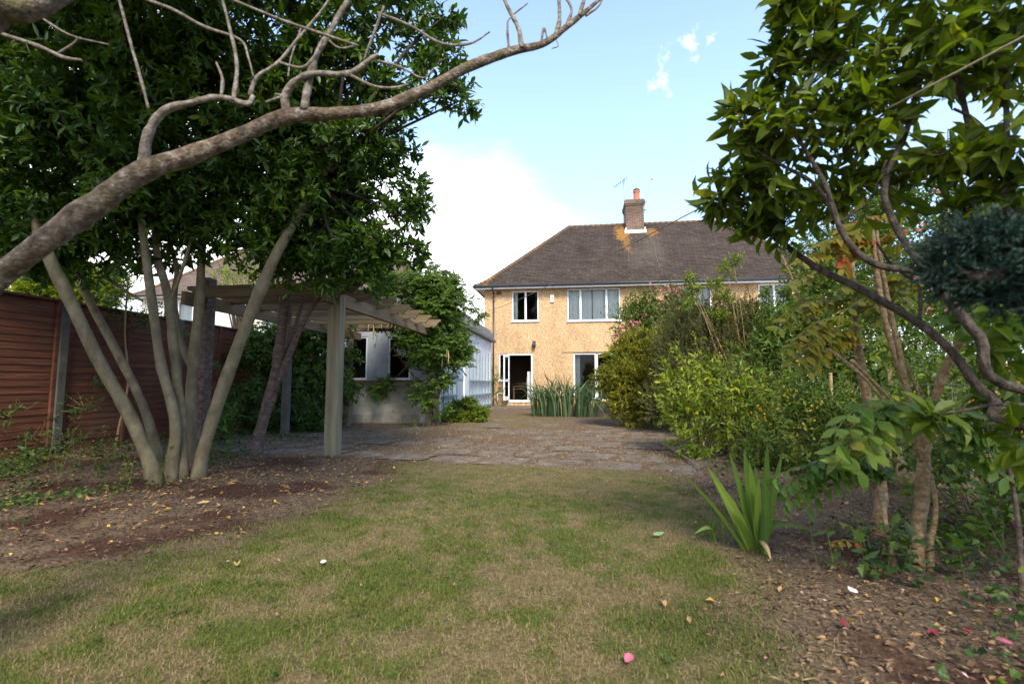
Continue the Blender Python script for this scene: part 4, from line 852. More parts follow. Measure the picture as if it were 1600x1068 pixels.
for pts in ([(224, 262, 1.43, 22), (230, 215, 1.42, 21), (255, 175, 1.42, 18), (300, 160, 1.43, 14), (345, 152, 1.45, 12), (385, 162, 1.46, 11), (396, 150, 1.47, 8)],
            [(345, 152, 1.45, 6), (348, 125, 1.45, 6), (338, 98, 1.45, 4)], [(365, 158, 1.45, 8), (370, 100, 1.45, 7), (358, 40, 1.45, 6), (345, -10, 1.45, 5)],
            [(390, 150, 1.47, 8), (402, 120, 1.48, 7), (435, 97, 1.5, 6), (470, 55, 1.52, 5), (500, 20, 1.54, 4), (520, -10, 1.55, 4)],
            [(435, 97, 1.5, 5), (470, 106, 1.52, 6), (490, 90, 1.53, 6), (505, 60, 1.54, 5)],
            [(448, 178, 1.62, 17), (446, 148, 1.61, 15), (465, 125, 1.6, 13), (490, 115, 1.6, 11), (545, 115, 1.63, 10), (575, 95, 1.65, 8), (590, 85, 1.66, 6)],
            [(475, 172, 1.63, 16), (482, 130, 1.62, 14), (495, 85, 1.6, 12), (510, 60, 1.6, 11), (535, 15, 1.6, 10), (555, -15, 1.6, 9)],
            [(548, 118, 1.63, 6), (585, 135, 1.65, 5), (615, 137, 1.66, 4), (638, 132, 1.68, 3)], [(232, 170, 1.42, 5), (222, 130, 1.41, 6), (205, 70, 1.4, 6), (185, -5, 1.4, 5)],
            [(0, 52, 1.2, 9), (60, 72, 1.22, 9), (100, 90, 1.24, 8), (128, 94, 1.25, 5)], [(90, 84, 1.24, 5), (115, 68, 1.24, 4), (122, 58, 1.24, 4)],
            [(215, -5, 1.4, 6), (270, 15, 1.42, 7), (320, 42, 1.44, 6), (375, 62, 1.46, 5), (388, 90, 1.46, 4), (396, 120, 1.46, 3)], [(60, 25, 1.3, 5), (110, 55, 1.32, 5), (170, 70, 1.34, 3)],
            [(345, -8, 1.45, 6), (400, 15, 1.47, 5), (450, 35, 1.5, 5), (510, 55, 1.55, 5), (560, 72, 1.6, 4)], [(590, 20, 1.7, 5), (640, 40, 1.72, 5), (690, 68, 1.75, 5), (735, 68, 1.78, 4), (765, 50, 1.8, 3)],
            [(590, 95, 1.66, 4), (625, 105, 1.68, 4), (660, 122, 1.7, 3), (677, 108, 1.7, 2)], [(568, 95, 1.65, 4), (585, 50, 1.64, 5), (600, 10, 1.63, 4)],
            [(815, 75, 1.95, 9), (810, 45, 1.95, 8), (795, 15, 1.94, 7), (785, -10, 1.94, 6)], [(795, 75, 1.94, 4), (793, 45, 1.94, 4), (797, 28, 1.94, 3), (825, 5, 1.95, 2)],
            [(868, 55, 2.02, 8), (874, 30, 2.02, 7), (873, -8, 2.02, 6)], [(845, 70, 2.0, 5), (850, 45, 2.0, 4), (855, 60, 2.0, 3)], [(905, 25, 2.06, 7), (915, -8, 2.06, 6)], [(885, 40, 2.04, 6), (893, 15, 2.05, 5), (880, -10, 2.05, 5)],
            [(915, 25, 2.06, 4), (935, 10, 2.07, 4), (945, -10, 2.08, 3)], [(868, 60, 2.02, 2), (872, 72, 2.02, 2), (862, 76, 2.02, 2)], [(415, 160, 1.5, 5), (440, 150, 1.52, 4), (430, 147, 1.53, 3)], [(470, 45, 1.6, 4), (455, 90, 1.6, 3), (450, 120, 1.6, 3)],
            [(510, 60, 1.6, 4), (530, 75, 1.62, 4), (555, 72, 1.63, 3)]):
    stem(mb, pts, 8, .18, 5)
mb.build('branches', M['bark_pale'], nt_)

# ------------------------------------------------------------------ climbers and shrubs on the left
wi = thing('wisteria', 'bright green wisteria draped over the garage corner and pergola end', 'climber', (-3.1, 10.5, 0))
mb = MB()
stem(mb, [(676, 668, 10.5, 9), (682, 640, 10.4, 8), (672, 610, 10.4, 8), (684, 580, 10.4, 8), (676, 540, 10.3, 7), (670, 500, 10.2, 6)], 8, .1, 5, True)
stem(mb, [(684, 668, 10.5, 6), (678, 640, 10.35, 6), (686, 610, 10.3, 6), (676, 575, 10.3, 5), (690, 530, 10.3, 5)], 8, .1, 5, True)
stem(mb, [(632, 565, 10.3, 2.5), (655, 578, 10.2, 2.5), (680, 575, 10.2, 2.5)], 6, 0, 5); stem(mb, [(615, 545, 10.3, 2), (650, 590, 10.4, 2), (690, 600, 10.3, 2)], 6, 0, 5)
mb.build('stem', M['bark_plum'], wi)
wb = [pb(q[0] - 4, q[1], q[2], q[3] * .88) for q in ((590, 470, 9.6, 22), (615, 450, 9.8, 26), (650, 440, 9.9, 28), (690, 450, 10.1, 30), (640, 485, 9.8, 32), (680, 490, 10.0, 36), (712, 500, 10.3, 26), (700, 540, 10.2, 32), (665, 535, 9.9, 32), (715, 560, 10.5, 22), (690, 585, 10.3, 20), (640, 520, 9.8, 22), (600, 500, 9.7, 14), (658, 560, 10.0, 14), (715, 450, 10.3, 14), (705, 430, 10.2, 10), (735, 475, 10.6, 12), (750, 492, 10.8, 9), (680, 425, 10.0, 12), (670, 620, 10.2, 16), (655, 608, 10.1, 14), (600, 598, 10.8, 14), (592, 612, 10.8, 8), (545, 600, 10.3, 9), (552, 500, 9.6, 8), (540, 560, 9.9, 7), (541, 620, 10.3, 7), (690, 640, 10.4, 9), (530, 650, 10.3, 9), (700, 470, 9.9, 22), (735, 545, 10.7, 10))]
m = 90; q = [wb[i] for i in rng.integers(0, 17, m)]; c = np.array([a for a, b in q]); r_ = np.array([b for a, b in q]); u = on_sphere(m); u[:, 1] -= .4; u[:, 2] += .1; u = unit(u)
wx_, wt_ = sprigs(c + u * r_ * .8, unit(u + np.array([.25, 0, -.1]) + rng.normal(size=(m, 3)) * .4), 13, .36, .065, .025, 62, .35, 'simple', .4, var=.4, hue=.45 + .55 * rng.random(m), pair=True); wx = [wx_]; leafobj('tendrils', M['twig_green'], wi, [wt_])
foliage(wi, wb, M['wisteria'], 55, 11, .17, .07, .027, kids=12, child=.5, shape='simple', ang=62, droop=.35, up=.35, outb=.5, upb=.0, twig='twig_green', part='foliage', pair=True, fill=.3, extra=wx)
mb = MB()
for (x, y, Y) in ((600, 495, 9.5), (606, 500, 9.5), (612, 498, 9.5), (617, 503, 9.5), (622, 498, 9.6), (596, 500, 9.5), (700, 555, 9.9), (697, 548, 9.9), (690, 560, 9.9), (575, 505, 9.5), (583, 515, 9.5)):
    mb.tube([P(x, y - 8, Y), P(x + 1, y + 2, Y), P(x, y + 14, Y)], [.006, .016, .006], 6)
mb.build('seed_pods', M['pods'], wi)
cr = thing('creeper', 'dense dark green creeper smothering the far end of the fence', 'climber', (-6.3, 8.8, 0))
cb = [pb(*q) for q in ((415, 540, 9.2, 26), (455, 550, 9.3, 34), (495, 550, 9.5, 34), (425, 590, 9.0, 36), (470, 600, 9.2, 42), (505, 600, 9.5, 30), (420, 640, 8.6, 30), (460, 648, 8.7, 34), (500, 650, 9.0, 26), (390, 560, 8.8, 18), (385, 620, 8.4, 20), (400, 520, 9.2, 14), (535, 600, 10, 18), (540, 550, 10, 16), (400, 665, 8.2, 16), (350, 640, 7.6, 16), (345, 670, 7.2, 16), (445, 520, 9.3, 20), (490, 525, 9.6, 18))]
foliage(cr, cb, M['creeper'], 40, 10, .2, .09, .036, kids=10, child=.5, shape='simple', ang=60, droop=.5, up=.3, outb=.7, upb=-.3, twig='twig_green', part='foliage', fill=.3)
mb = MB()
for x, y in ((420, 660), (460, 660), (490, 665), (400, 668)): stem(mb, [(x, y, 9.3, 6), (x + 4, y - 60, 9.3, 5), (x - 5, y - 120, 9.3, 4)], 6, .1, 5, True)
mb.build('stem', M['bark_plum'], cr)
sv = thing('fence_climber', 'sparse grey-green climber trailing over the fence by the concrete post', 'climber', (-6.6, 5.7, 0))
sb = [pb(*q) for q in ((95, 540, 5.8, 12), (75, 590, 5.7, 14), (110, 500, 5.9, 14), (90, 640, 5.6, 14), (105, 690, 5.6, 16), (190, 480, 6.3, 20), (215, 500, 6.5, 18), (240, 490, 6.6, 16), (170, 460, 6.2, 14), (195, 440, 6.3, 18), (335, 575, 7.5, 14), (325, 610, 7.4, 12), (130, 640, 5.7, 10), (60, 690, 5.3, 16), (20, 650, 5.0, 12), (280, 510, 6.8, 8), (160, 600, 6.2, 8))]
foliage(sv, sb, M['creeper'], 26, 7, .14, .045, .02, kids=7, child=.6, shape='simple', ang=58, droop=.15, up=.4, twig='bark_cane', part='foliage', fill=.1)
mb = MB()
for pts in ([(100, 705, 5.8, 4), (92, 640, 5.8, 4), (98, 560, 5.85, 3), (110, 490, 5.9, 2)], [(70, 705, 5.6, 3), (80, 620, 5.7, 3), (70, 560, 5.7, 2)], [(60, 700, 5.5, 3), (50, 650, 5.5, 2), (20, 600, 5.3, 2)], [(180, 690, 6.1, 5), (200, 600, 6.2, 4), (195, 520, 6.3, 4), (200, 440, 6.3, 3)]): stem(mb, pts, 6, .1, 5, True)
mb.build('stem', M['bark_cane'], sv)
yc = thing('golden_conifer', 'bright yellow-green conifer showing above the left fence', 'tree', (*P(95, 440, 9.5)[:2], 0))
foliage(yc, [pb(*q) for q in ((60, 445, 9.3, 30), (95, 438, 9.5, 34), (130, 440, 9.7, 34), (165, 452, 9.8, 28), (110, 470, 9.6, 40), (40, 460, 9.2, 24))], M['yellowgreen'], 150, 9, .12, .075, .024, kids=14, child=.4, shape='flat', ang=35, up=.2, droop=0, twpart=None)
mb = MB(); c0 = P(105, 470, 9.6); mb.tube([(c0[0], c0[1], -.1), (c0[0], c0[1], 2.6)], [.08, .03], 8, sub=1); mb.build('trunk', M['bark_dark'], yc)
nb_ = thing('garden_tree', 'loose small-leaved tree growing before the neighbouring roof', 'tree', (*P(370, 430, 14)[:2], 0))
foliage(nb_, [pb(*q) for q in ((360, 440, 13.8, 26), (395, 430, 14, 24), (340, 425, 14, 20), (420, 445, 14, 22), (375, 415, 14, 18))], M['yellowgreen'], 9, 7, .3, .08, .035, kids=9, child=.5, shape='simple', ang=55)
mb = MB(); c0 = P(375, 450, 14); mb.tube([(c0[0], c0[1], -.1), (c0[0], c0[1], 2.2), (c0[0] + .2, c0[1], 3.6)], [.1, .07, .02], 8)
for k in range(14): e = P(330 + 8 * k, 400 + rng.random() * 40, 13.5 + rng.random()); mb.tube([(c0[0], c0[1], 2.0 + k * .08), (np.array([c0[0], c0[1], 2.9]) + e) / 2, e], [.03, .02, .006], 5)
mb.build('trunk', M['bark_dark'], nb_)
def shrub(name, label, cat, base, blobs, mat, stems=8, sr=.012, smat='bark_cane', shoots=0, sh_len=.4, up_sh=.5, **k):
    t = thing(name, label, cat, (base[0], base[1], 0))
    ex = []
    if shoots:
        m = int(shoots); q = [blobs[i] for i in rng.integers(0, len(blobs), m)]; c = np.array([a for a, b in q]); r_ = np.array([b for a, b in q]); u = on_sphere(m); u[:, 2] = np.abs(u[:, 2]) * 1.2 - .25; u = unit(u)
        a, b = sprigs(c + u * r_ * .75, unit(u * .8 + np.array([0, 0, up_sh]) + rng.normal(size=(m, 3)) * .25), 15, sh_len, k.get('L', .06) * .95, k.get('Wd', .03) * .95, 52, .15, k.get('shape', 'simple'), .5, var=.35, hue=.35 + .65 * rng.random(m))
        ex = [a]; leafobj('shoots', M['twig_green'], t, [b])
    o, p = foliage(t, blobs, mat, part='foliage', extra=ex, **k)
    mb = MB()
    for i in range(stems):
        c, r_ = blobs[i % len(blobs)]; e = np.array(c) + rng.normal(size=3) * np.array(r_) * .5; s_ = np.array([base[0] + rng.normal() * .12, base[1] + rng.normal() * .12, -.05])
        md = s_ * .5 + e * .5 + np.array([rng.normal() * .08, rng.normal() * .08, .1]); mb.tube([s_, md, e], [sr, sr * .75, sr * .35], 6, .1)
    mb.build('stems', M[smat], t); return t
shrub('bush', 'small bright green bush at the foot of the white garage wall', 'shrub', (-2.75, 11.8), [pb(*q) for q in ((710, 645, 11.7, 15), (732, 642, 11.7, 18), (748, 648, 11.8, 13), (722, 652, 11.6, 15), (742, 655, 11.6, 13), (700, 652, 11.6, 11), (728, 634, 11.7, 12))], M['yellowgreen'], dens=230, n=8, tw=.09, L=.05, Wd=.026, kids=12, shape='simple', hsc=.55)
shrub('rose_bush', 'small rose bush by the house downpipe next to the garage', 'shrub', (-3.35, 19.3), [pb(*q) for q in ((771, 590, 19.3, 7), (775, 607, 19.3, 8), (778, 595, 19.3, 7), (772, 620, 19.3, 7), (770, 575, 19.3, 4))], M['midgreen'], dens=40, n=7, tw=.16, L=.06, Wd=.03, kids=7, shape='simple')
# strap-leaved clump by the house
cl_ = thing('strap_leaf_clump', 'tall clump of green strap leaves growing before the patio door', 'plant', (*G(880, 648)[:2], 0))
sets = []
def blades(base, tips, width, nseg=6, bend=.0, name='leaves', mat=None, root=None, curl=None, bow=1):
    V, Q, T, rq, rt2 = [], [], [], [], []
    for i, (b, t_) in enumerate(zip(base, tips)):
        b = np.array(b); t_ = np.array(t_); d = t_ - b; hor = np.array([d[0], d[1], 0]); o0 = len(V) 
        sdv = unit(np.cross(d, rng.normal(size=3))); w0 = width * (.8 + .4 * rng.random()); rn = rng.random()
        cu = 0 if curl is None else curl[i]
        for s_ in range(nseg + 1):
            u = s_ / nseg; p = b + d * u - hor * .28 * bow * math.sin(u * math.pi) + np.array([0, 0, 1]) * (np.linalg.norm(hor) * .35 * bow * math.sin(u * math.pi)) + unit(hor + 1e-6) * cu * u ** 3 * .3 - np.array([0, 0, cu * u ** 4 * np.linalg.norm(d) * .5])
            w_ = w0 * (np.interp(u, [0, .25, .6, .85, 1], [.6, 1, .95, .55, .02]))
            nrm = unit(np.cross(sdv, d)); V += [p - sdv * w_ / 2 + nrm * w_ * .12, p, p + sdv * w_ / 2 + nrm * w_ * .12]
        for s_ in range(nseg):
            k = o0 + s_ * 3; Q += [(k, k + 1, k + 4, k + 3), (k + 1, k + 2, k + 5, k + 4)]; rq += [rn, rn]
    me = npmesh(name, np.array(V), np.zeros((0, 3), int), np.array(Q), None, np.array(rq)); return link(name, me, mat, root)
bs, ts, cu = [], [], []
for k in range(300):
    u = rng.random(); bx_ = -1.15 + 1.6 * u + rng.normal() * .08; by = 14.1 + rng.normal() * .25; h = (.85 + .5 * rng.random()) * (1 - .25 * abs(u - .5))
    bs.append((bx_, by, -.02)); ts.append((bx_ + rng.normal() * .26 + (u - .5) * .7, by + rng.normal() * .25, h * (.7 + .4 * rng.random()))); cu.append(max(0, rng.normal() * .8))
for k in range(26):
    bx_ = .2 + rng.random() * .4; bs.append((bx_, 14 + rng.normal() * .2, 0)); ts.append((bx_ + .3 + rng.random() * .5, 13.8 + rng.normal() * .3, .3 + .4 * rng.random())); cu.append(.6 + rng.random() * .6)
blades(bs, ts, .036, 6, mat=M['clumpleaf'], root=cl_, curl=cu)
# grey rail beside the steps
ml = thing('metal_bench', 'thin grey metal bench standing outside the patio door', 'bench', (1.35, 17.6, .24))
mb = MB(); mb.box(.85, 2.15, 17.4, 17.8, .66, .7); mb.build('seat', M['metal'], ml)
for x in (.9, 2.1):
    for y in (17.43, 17.77): m2 = MB(); m2.tube([(x, y, .24), (x, y, .66)], [.016, .016], 6, sub=1); m2.build('leg', M['metal'], ml)
mb = MB(); mb.tube([(.85, 17.8, .95), (2.15, 17.8, .95)], [.016, .016], 6, sub=1); mb.tube([(.87, 17.8, .69), (.87, 17.8, .95)], [.014, .014], 6, sub=1); mb.tube([(2.13, 17.8, .69), (2.13, 17.8, .95)], [.014, .014], 6, sub=1); mb.build('backrest', M['metal'], ml)

# ------------------------------------------------------------------ shrubs on the right
def flowers(root, blobs, mat, m, s, name='flowers', petals=9, cluster=5):
    cs = np.concatenate([np.array(c) + on_sphere(max(1, m // len(blobs))) * np.array(r_) * (.85 + .35 * rng.random((max(1, m // len(blobs)), 1))) for c, r_ in blobs])
    cs = np.repeat(cs, cluster, 0) + rng.normal(size=(len(cs) * cluster, 3)) * s * 1.5
    k = np.repeat(cs, petals, 0); d = on_sphere(len(k)); n_ = on_sphere(len(k))
    return leafobj(name, mat, root, [leafset(k, d, n_, s * (.7 + .5 * rng.random(len(k))), s * .8, rng.random(len(k)), 'simple')])
rb = [pb(*q) for q in ((985, 500, 13.2, 24), (1010, 485, 13.3, 26), (1040, 475, 13.3, 28), (1070, 480, 13.4, 24), (1000, 525, 13, 26), (1035, 510, 13, 30), (1060, 520, 13, 30), (975, 545, 13, 14))]
rs = shrub('rose_shrub', 'tall shrub with pink flower heads in front of the house windows', 'shrub', (2.6, 13.3), rb, M['midgreen'], shoots=70, sh_len=0.55, stems=14, dens=34, n=8, tw=.2, L=.08, Wd=.035, kids=12, shape='simple', hsc=.9)
flowers(rs, [pb(1030, 478, 13.0, 34, 1), pb(995, 530, 12.7, 22), pb(1050, 465, 13.0, 18), pb(985, 520, 12.8, 16)], M['rose'], 34, .045)
jb = [pb(*q) for q in ((985, 560, 11.0, 30), (1015, 550, 11.2, 34), (970, 595, 10.8, 30), (1000, 600, 10.8, 40), (1040, 590, 11, 40), (985, 630, 10.6, 30), (1020, 640, 10.6, 30), (1045, 545, 11.2, 24), (960, 615, 10.8, 14), (1050, 640, 10.6, 26))]
shrub('golden_juniper', 'rounded golden-tipped conifer bush at the edge of the paving', 'shrub', (1.5, 11.0), jb, M['golden'], shoots=420, sh_len=.2, up_sh=.8, stems=8, dens=90, n=10, tw=.15, L=.085, Wd=.02, kids=14, child=.4, shape='flat', ang=28, droop=0, up=.1, outb=.9, upb=.35, smat='bark_dark', twpart=None)
gb = [pb(*q) for q in ((1075, 520, 9.6, 40), (1120, 515, 9.6, 40), (1090, 560, 9.3, 46), (1140, 550, 9.3, 48), (1175, 520, 9.5, 40), (1060, 590, 9.2, 30), (1110, 600, 9.0, 40), (1160, 505, 9.7, 26), (1050, 555, 9.5, 24), (1200, 560, 9.2, 40), (1040, 630, 9.2, 24), (1085, 640, 9.0, 30))]
shrub('broom_bush', 'dry grey-brown twiggy bush between the golden conifer and yellow-green shrubs', 'shrub', (2.7, 9.5), gb, M['greybrown'], shoots=150, sh_len=.4, up_sh=1.2, stems=60, sr=.007, smat='bark_plum', dens=60, n=14, tw=.28, L=.05, Wd=.012, kids=14, child=.45, shape='flat', ang=28, droop=0, up=.1, outb=.5, upb=.7)
pv = [pb(q[0], q[1], q[2], q[3] * .85) for q in ((1085, 460, 9.0, 9), (1078, 440, 9, 7), (1118, 450, 9.0, 8), (1135, 425, 9, 8), (1148, 412, 9, 6), (1128, 472, 9.0, 9), (1075, 480, 9, 9), (1225, 462, 9.0, 8), (1120, 500, 9, 10), (1240, 480, 9, 12), (1270, 470, 9, 14), (1190, 490, 9, 8), (1196, 465, 9, 5))]
shrub('privet_shrub', 'lanky pale green shoots rising against the tiled roof', 'shrub', (2.9, 9.0), pv, M['yellowgreen'], stems=18, sr=.009, smat='bark_cane', dens=150, n=8, tw=.15, L=.06, Wd=.026, kids=9, child=.5, shape='simple', ang=50, outb=.2, upb=.8, droop=0, fill=.1, hsc=.8)
mg = [pb(*q) for q in ((1240, 530, 7.6, 50), (1290, 500, 7.8, 50), (1330, 540, 7.4, 50), (1250, 590, 7.2, 44), (1310, 590, 7.2, 50), (1200, 560, 7.5, 34), (1220, 620, 7.0, 40), (1170, 600, 7.2, 30), (1280, 640, 6.9, 44), (1345, 610, 7, 40), (1280, 450, 8.0, 36), (1310, 420, 8.2, 34), (1350, 470, 8, 40))]
shrub('mixed_shrub', 'leafy mid-green shrub mass behind the yellow-flowered bush', 'shrub', (3.6, 7.5), mg, M['midgreen'], shoots=110, sh_len=0.5, stems=22, sr=.01, dens=50, n=8, tw=.18, L=.075, Wd=.033, kids=12, shape='simple', smat='bark_cane')
yb = [pb(*q) for q in ((1085, 598, 6.9, 16), (1062, 622, 6.7, 15), (1112, 618, 6.7, 20), (1150, 606, 6.8, 19), (1082, 650, 6.5, 20), (1128, 655, 6.4, 22), (1168, 648, 6.5, 20), (1100, 688, 6.3, 17), (1150, 688, 6.3, 18), (1188, 622, 6.7, 16), (1048, 600, 6.8, 7), (1045, 645, 6.6, 8), (1192, 678, 6.3, 17), (1100, 578, 6.9, 10), (1065, 690, 6.3, 10))]
shrub('yellow_green_shrub', 'yellow-green leafy shrub spilling over the path edge below the dry bush', 'shrub', (1.95, 6.8), yb, M['yellowgreen'], shoots=110, sh_len=0.42, stems=26, sr=.007, dens=46, n=8, tw=.16, L=.068, Wd=.027, kids=9, child=.5, shape='fine', ang=50, outb=.7, upb=.1, smat='twig')
hb = [pb(*q) for q in ((1225, 640, 5.9, 40), (1270, 630, 5.9, 40), (1310, 650, 5.8, 36), (1230, 690, 5.6, 40), (1280, 690, 5.6, 44), (1210, 730, 5.4, 30), (1260, 735, 5.3, 36), (1310, 720, 5.4, 36), (1190, 700, 5.7, 26), (1340, 680, 5.6, 30))]
hs = shrub('hypericum_bush', 'dense green bush dotted with small yellow flowers', 'shrub', (2.5, 5.9), hb, M['midgreen'], shoots=90, sh_len=0.32, stems=24, sr=.007, dens=46, n=8, tw=.14, L=.056, Wd=.025, kids=10, shape='simple', smat='twig', hsc=1)
flowers(hs, [pb(1255, 620, 5.7, 50), pb(1240, 640, 5.7, 40), pb(1280, 690, 5.5, 40), pb(1190, 640, 6.2, 20)], M['yellowflower'], 46, .018, cluster=2)
# tall rose tree behind
rt3 = [pb(*q) for q in ((1300, 370, 8.6, 40), (1340, 350, 8.7, 44), (1390, 340, 8.8, 44), (1440, 320, 8.9, 50), (1490, 310, 9, 46), (1540, 330, 9, 50), (1590, 350, 9, 46), (1360, 400, 8.6, 44), (1420, 400, 8.7, 50), (1480, 390, 8.8, 50), (1540, 420, 8.9, 60), (1270, 400, 8.5, 30), (1600, 440, 9, 50), (1420, 470, 8.6, 50), (1500, 480, 8.8, 60), (1570, 520, 9, 60), (1400, 540, 8.4, 50), (1470, 560, 8.6, 50), (1540, 590, 8.8, 40), (1250, 440, 8.6, 26), (1440, 620, 8.4, 36), (1380, 610, 8.2, 36), (1500, 640, 8.6, 30))]
rt_t = shrub('rose_tree', 'tall loose rose with scattered pink blooms on the right boundary', 'shrub', (5.2, 8.8), rt3, M['midgreen'], shoots=140, sh_len=0.6, stems=40, sr=.014, dens=22, n=8, tw=.22, L=.08, Wd=.038, kids=11, shape='simple', smat='bark_cane')
flowers(rt_t, [pb(1500, 290, 8.6, 26), pb(1350, 380, 8.2, 40), pb(1420, 420, 8.2, 60), pb(1500, 460, 8.2, 50)], M['rose'], 22, .04)
# far trees on the right and beyond the houses
for i, (px, py, Y, rp_, lab) in enumerate(((1500, 440, 24, 70, 'dull green tree filling the gap beyond the pink rose'), (1640, 430, 20, 110, 'tree beyond the orange-brown fence at the right edge'), (1330, 470, 30, 60, 'distant tree just right of the house roof'))):
    c0 = P(px, py, Y); t = thing('background_tree', lab, 'tree', (c0[0], c0[1], 0), 'trees beyond the right boundary'); r_ = rp_ * mpx(px, py, Y)
    bl_ = [(c0 + rng.normal(size=3) * r_ * np.array([.6, .4, .4]), (r_ * .55,) * 3) for k in range(9)]
    foliage(t, bl_, M['midgreen'], 3.2, 8, .4, .16, .08, kids=12, shape='simple', twpart=None)
    mb = MB(); mb.tube([(c0[0], c0[1], -.2), (c0[0], c0[1], c0[2] * .6), c0], [.2, .14, .05], 8)
    for k in range(6): e = bl_[k][0]; mb.tube([(c0[0], c0[1], c0[2] * .5), (e + c0) / 2, e], [.08, .05, .02], 6)
    mb.build('trunk', M['bark_dark'], t)
ug = [pb(*q) for q in ((1490, 700, 3.7, 40), (1530, 740, 3.5, 46), (1500, 780, 3.3, 40), (1560, 800, 3.2, 40), (1450, 730, 3.8, 30), (1540, 680, 3.9, 34), (1590, 760, 3.3, 30), (1480, 660, 4.2, 30), (1385, 640, 5.0, 34), (1440, 605, 5.0, 36), (1510, 610, 5.0, 40), (1400, 700, 4.8, 34), (1460, 690, 4.6, 34), (1550, 660, 4.8, 34), (1470, 560, 5.2, 34), (1560, 560, 5.2, 34), (1350, 720, 4.9, 26))]
shrub('undergrowth_bush', 'thin dark shrub behind the tan cane stems', 'shrub', (2.75, 3.6), ug, M['midgreen'], stems=34, sr=.005, shoots=60, sh_len=.4, dens=30, n=7, tw=.16, L=.06, Wd=.028, kids=9, child=.5, shape='fine', outb=.3, upb=.3, smat='twig', hsc=.9)

# ------------------------------------------------------------------ tan-stemmed small tree with pinnate leaves
ca = thing('cane_tree', 'tan peeling multi-stemmed small tree with yellowing pinnate leaves', 'tree', (*G(1428, 892)[:2], 0))
mb = MB()
for pts in ([(1428, 896, 2.72, 34), (1436, 820, 2.74, 30), (1442, 750, 2.76, 28), (1444, 690, 2.78, 27), (1440, 660, 2.78, 26)], [(1440, 665, 2.78, 18), (1424, 625, 2.8, 15), (1400, 560, 2.82, 13), (1385, 510, 2.84, 12), (1372, 440, 2.86, 11), (1365, 380, 2.88, 9), (1362, 340, 2.9, 6)],
            [(1436, 670, 2.78, 14), (1418, 610, 2.76, 13), (1405, 550, 2.75, 12), (1392, 490, 2.74, 10), (1376, 410, 2.72, 8), (1370, 360, 2.72, 6)], [(1448, 680, 2.78, 18), (1462, 620, 2.72, 16), (1484, 565, 2.66, 16), (1503, 530, 2.62, 16), (1516, 508, 2.6, 17)],
            [(1450, 670, 2.78, 12), (1468, 590, 2.8, 12), (1492, 545, 2.8, 11), (1512, 510, 2.8, 11)], [(1372, 832, 3.3, 24), (1378, 760, 3.3, 20), (1366, 690, 3.28, 18), (1352, 610, 3.25, 18), (1342, 550, 3.25, 16), (1336, 490, 3.25, 10), (1332, 410, 3.25, 7)],
            [(1450, 860, 2.7, 12), (1462, 800, 2.65, 10), (1455, 740, 2.65, 9)], [(1400, 900, 2.68, 9), (1385, 820, 2.75, 10), (1378, 770, 2.9, 10)], [(1440, 720, 2.76, 9), (1420, 680, 2.7, 8), (1390, 640, 2.62, 8), (1350, 590, 2.55, 7), (1295, 545, 2.5, 6)], [(1425, 668, 2.7, 7), (1380, 612, 2.65, 7), (1330, 562, 2.6, 6)],
            [(1340, 540, 3.2, 7), (1300, 520, 3.2, 7), (1258, 483, 3.2, 6), (1235, 430, 3.2, 5), (1222, 400, 3.2, 4)], [(1440, 630, 2.8, 6), (1425, 590, 2.8, 5), (1415, 560, 2.8, 4)]):
    stem(mb, pts, 12, .16, 6, pts[0][1] >= 832 and pts[0][3] > 8)
mb.build('trunk', M['bark_cane'], ca)
def frond(a, b_, nl, L, Wd, sag=.12, hue=.5):
    """pinnate leaf from a to b"""
    a = np.array(a); b_ = np.array(b_); d = b_ - a; ln = np.linalg.norm(d); t_ = np.linspace(.18, 1, nl); rn = np.clip(hue + rng.normal(size=2 * nl) * .15, 0, 1)
    p = a + d * t_[:, None]; p[:, 2] += ln * sag * 4 * t_ * (1 - t_) ; dd = np.gradient(p, axis=0); dd = unit(dd); sdv = unit(np.cross(dd, np.array([0, 0, 1.]) + rng.normal(size=3) * .3)); nn = np.cross(sdv, dd)
    P2 = np.concatenate([p, p]); D2 = np.concatenate([dd * .45 + sdv * .9, dd * .45 - sdv * .9]) + np.array([0, 0, -.35]) + rng.normal(size=(2 * nl, 3)) * .1
    return leafset(P2, D2, np.concatenate([nn, nn]) + rng.normal(size=(2 * nl, 3)) * .12, L * (.8 + .3 * rng.random(2 * nl)) , Wd, rn, 'fine'), twigset(np.concatenate([a[None], p[:-1]]), p, .002, .002)
def fronds(root, lst, mat, twm, nm):
    ls, tw = zip(*[frond(P(*q[0]), P(*q[1]), q[2], q[3], q[4], q[5] if len(q) > 5 else .12, q[6] if len(q) > 6 else .5) for q in lst]); leafobj(nm, mat, root, list(ls)); leafobj(nm[:-6] + 'leaf_stalks' if nm.endswith('leaves') else 'stalks', twm, root, list(tw))
fa = []
for k in range(10): x, y = 1345 + rng.normal() * 14, 545 + rng.normal() * 12; fa.append(((x, y, 3.0), (x - 70 - rng.random() * 40, y + 5 + rng.normal() * 16, 2.8), 9, .085, .034, .18, .45 + rng.random() * .25))
for k in range(12): x, y = 1350 + rng.normal() * 20, 475 + rng.normal() * 14; fa.append(((x, y, 3.2), (x - 60 - rng.random() * 50 if k % 3 else x + 60, y + 8 + rng.normal() * 16, 3.0), 9, .085, .034, .16, .35 + rng.random() * .2))
for k in range(12): x, y = 1330 + rng.normal() * 40, 385 + rng.normal() * 20; fa.append(((x, y, 3.0), (x + rng.normal() * 70, y + 5 + rng.normal() * 18, 2.9), 8, .085, .036, .14, .55 + rng.random() * .35))
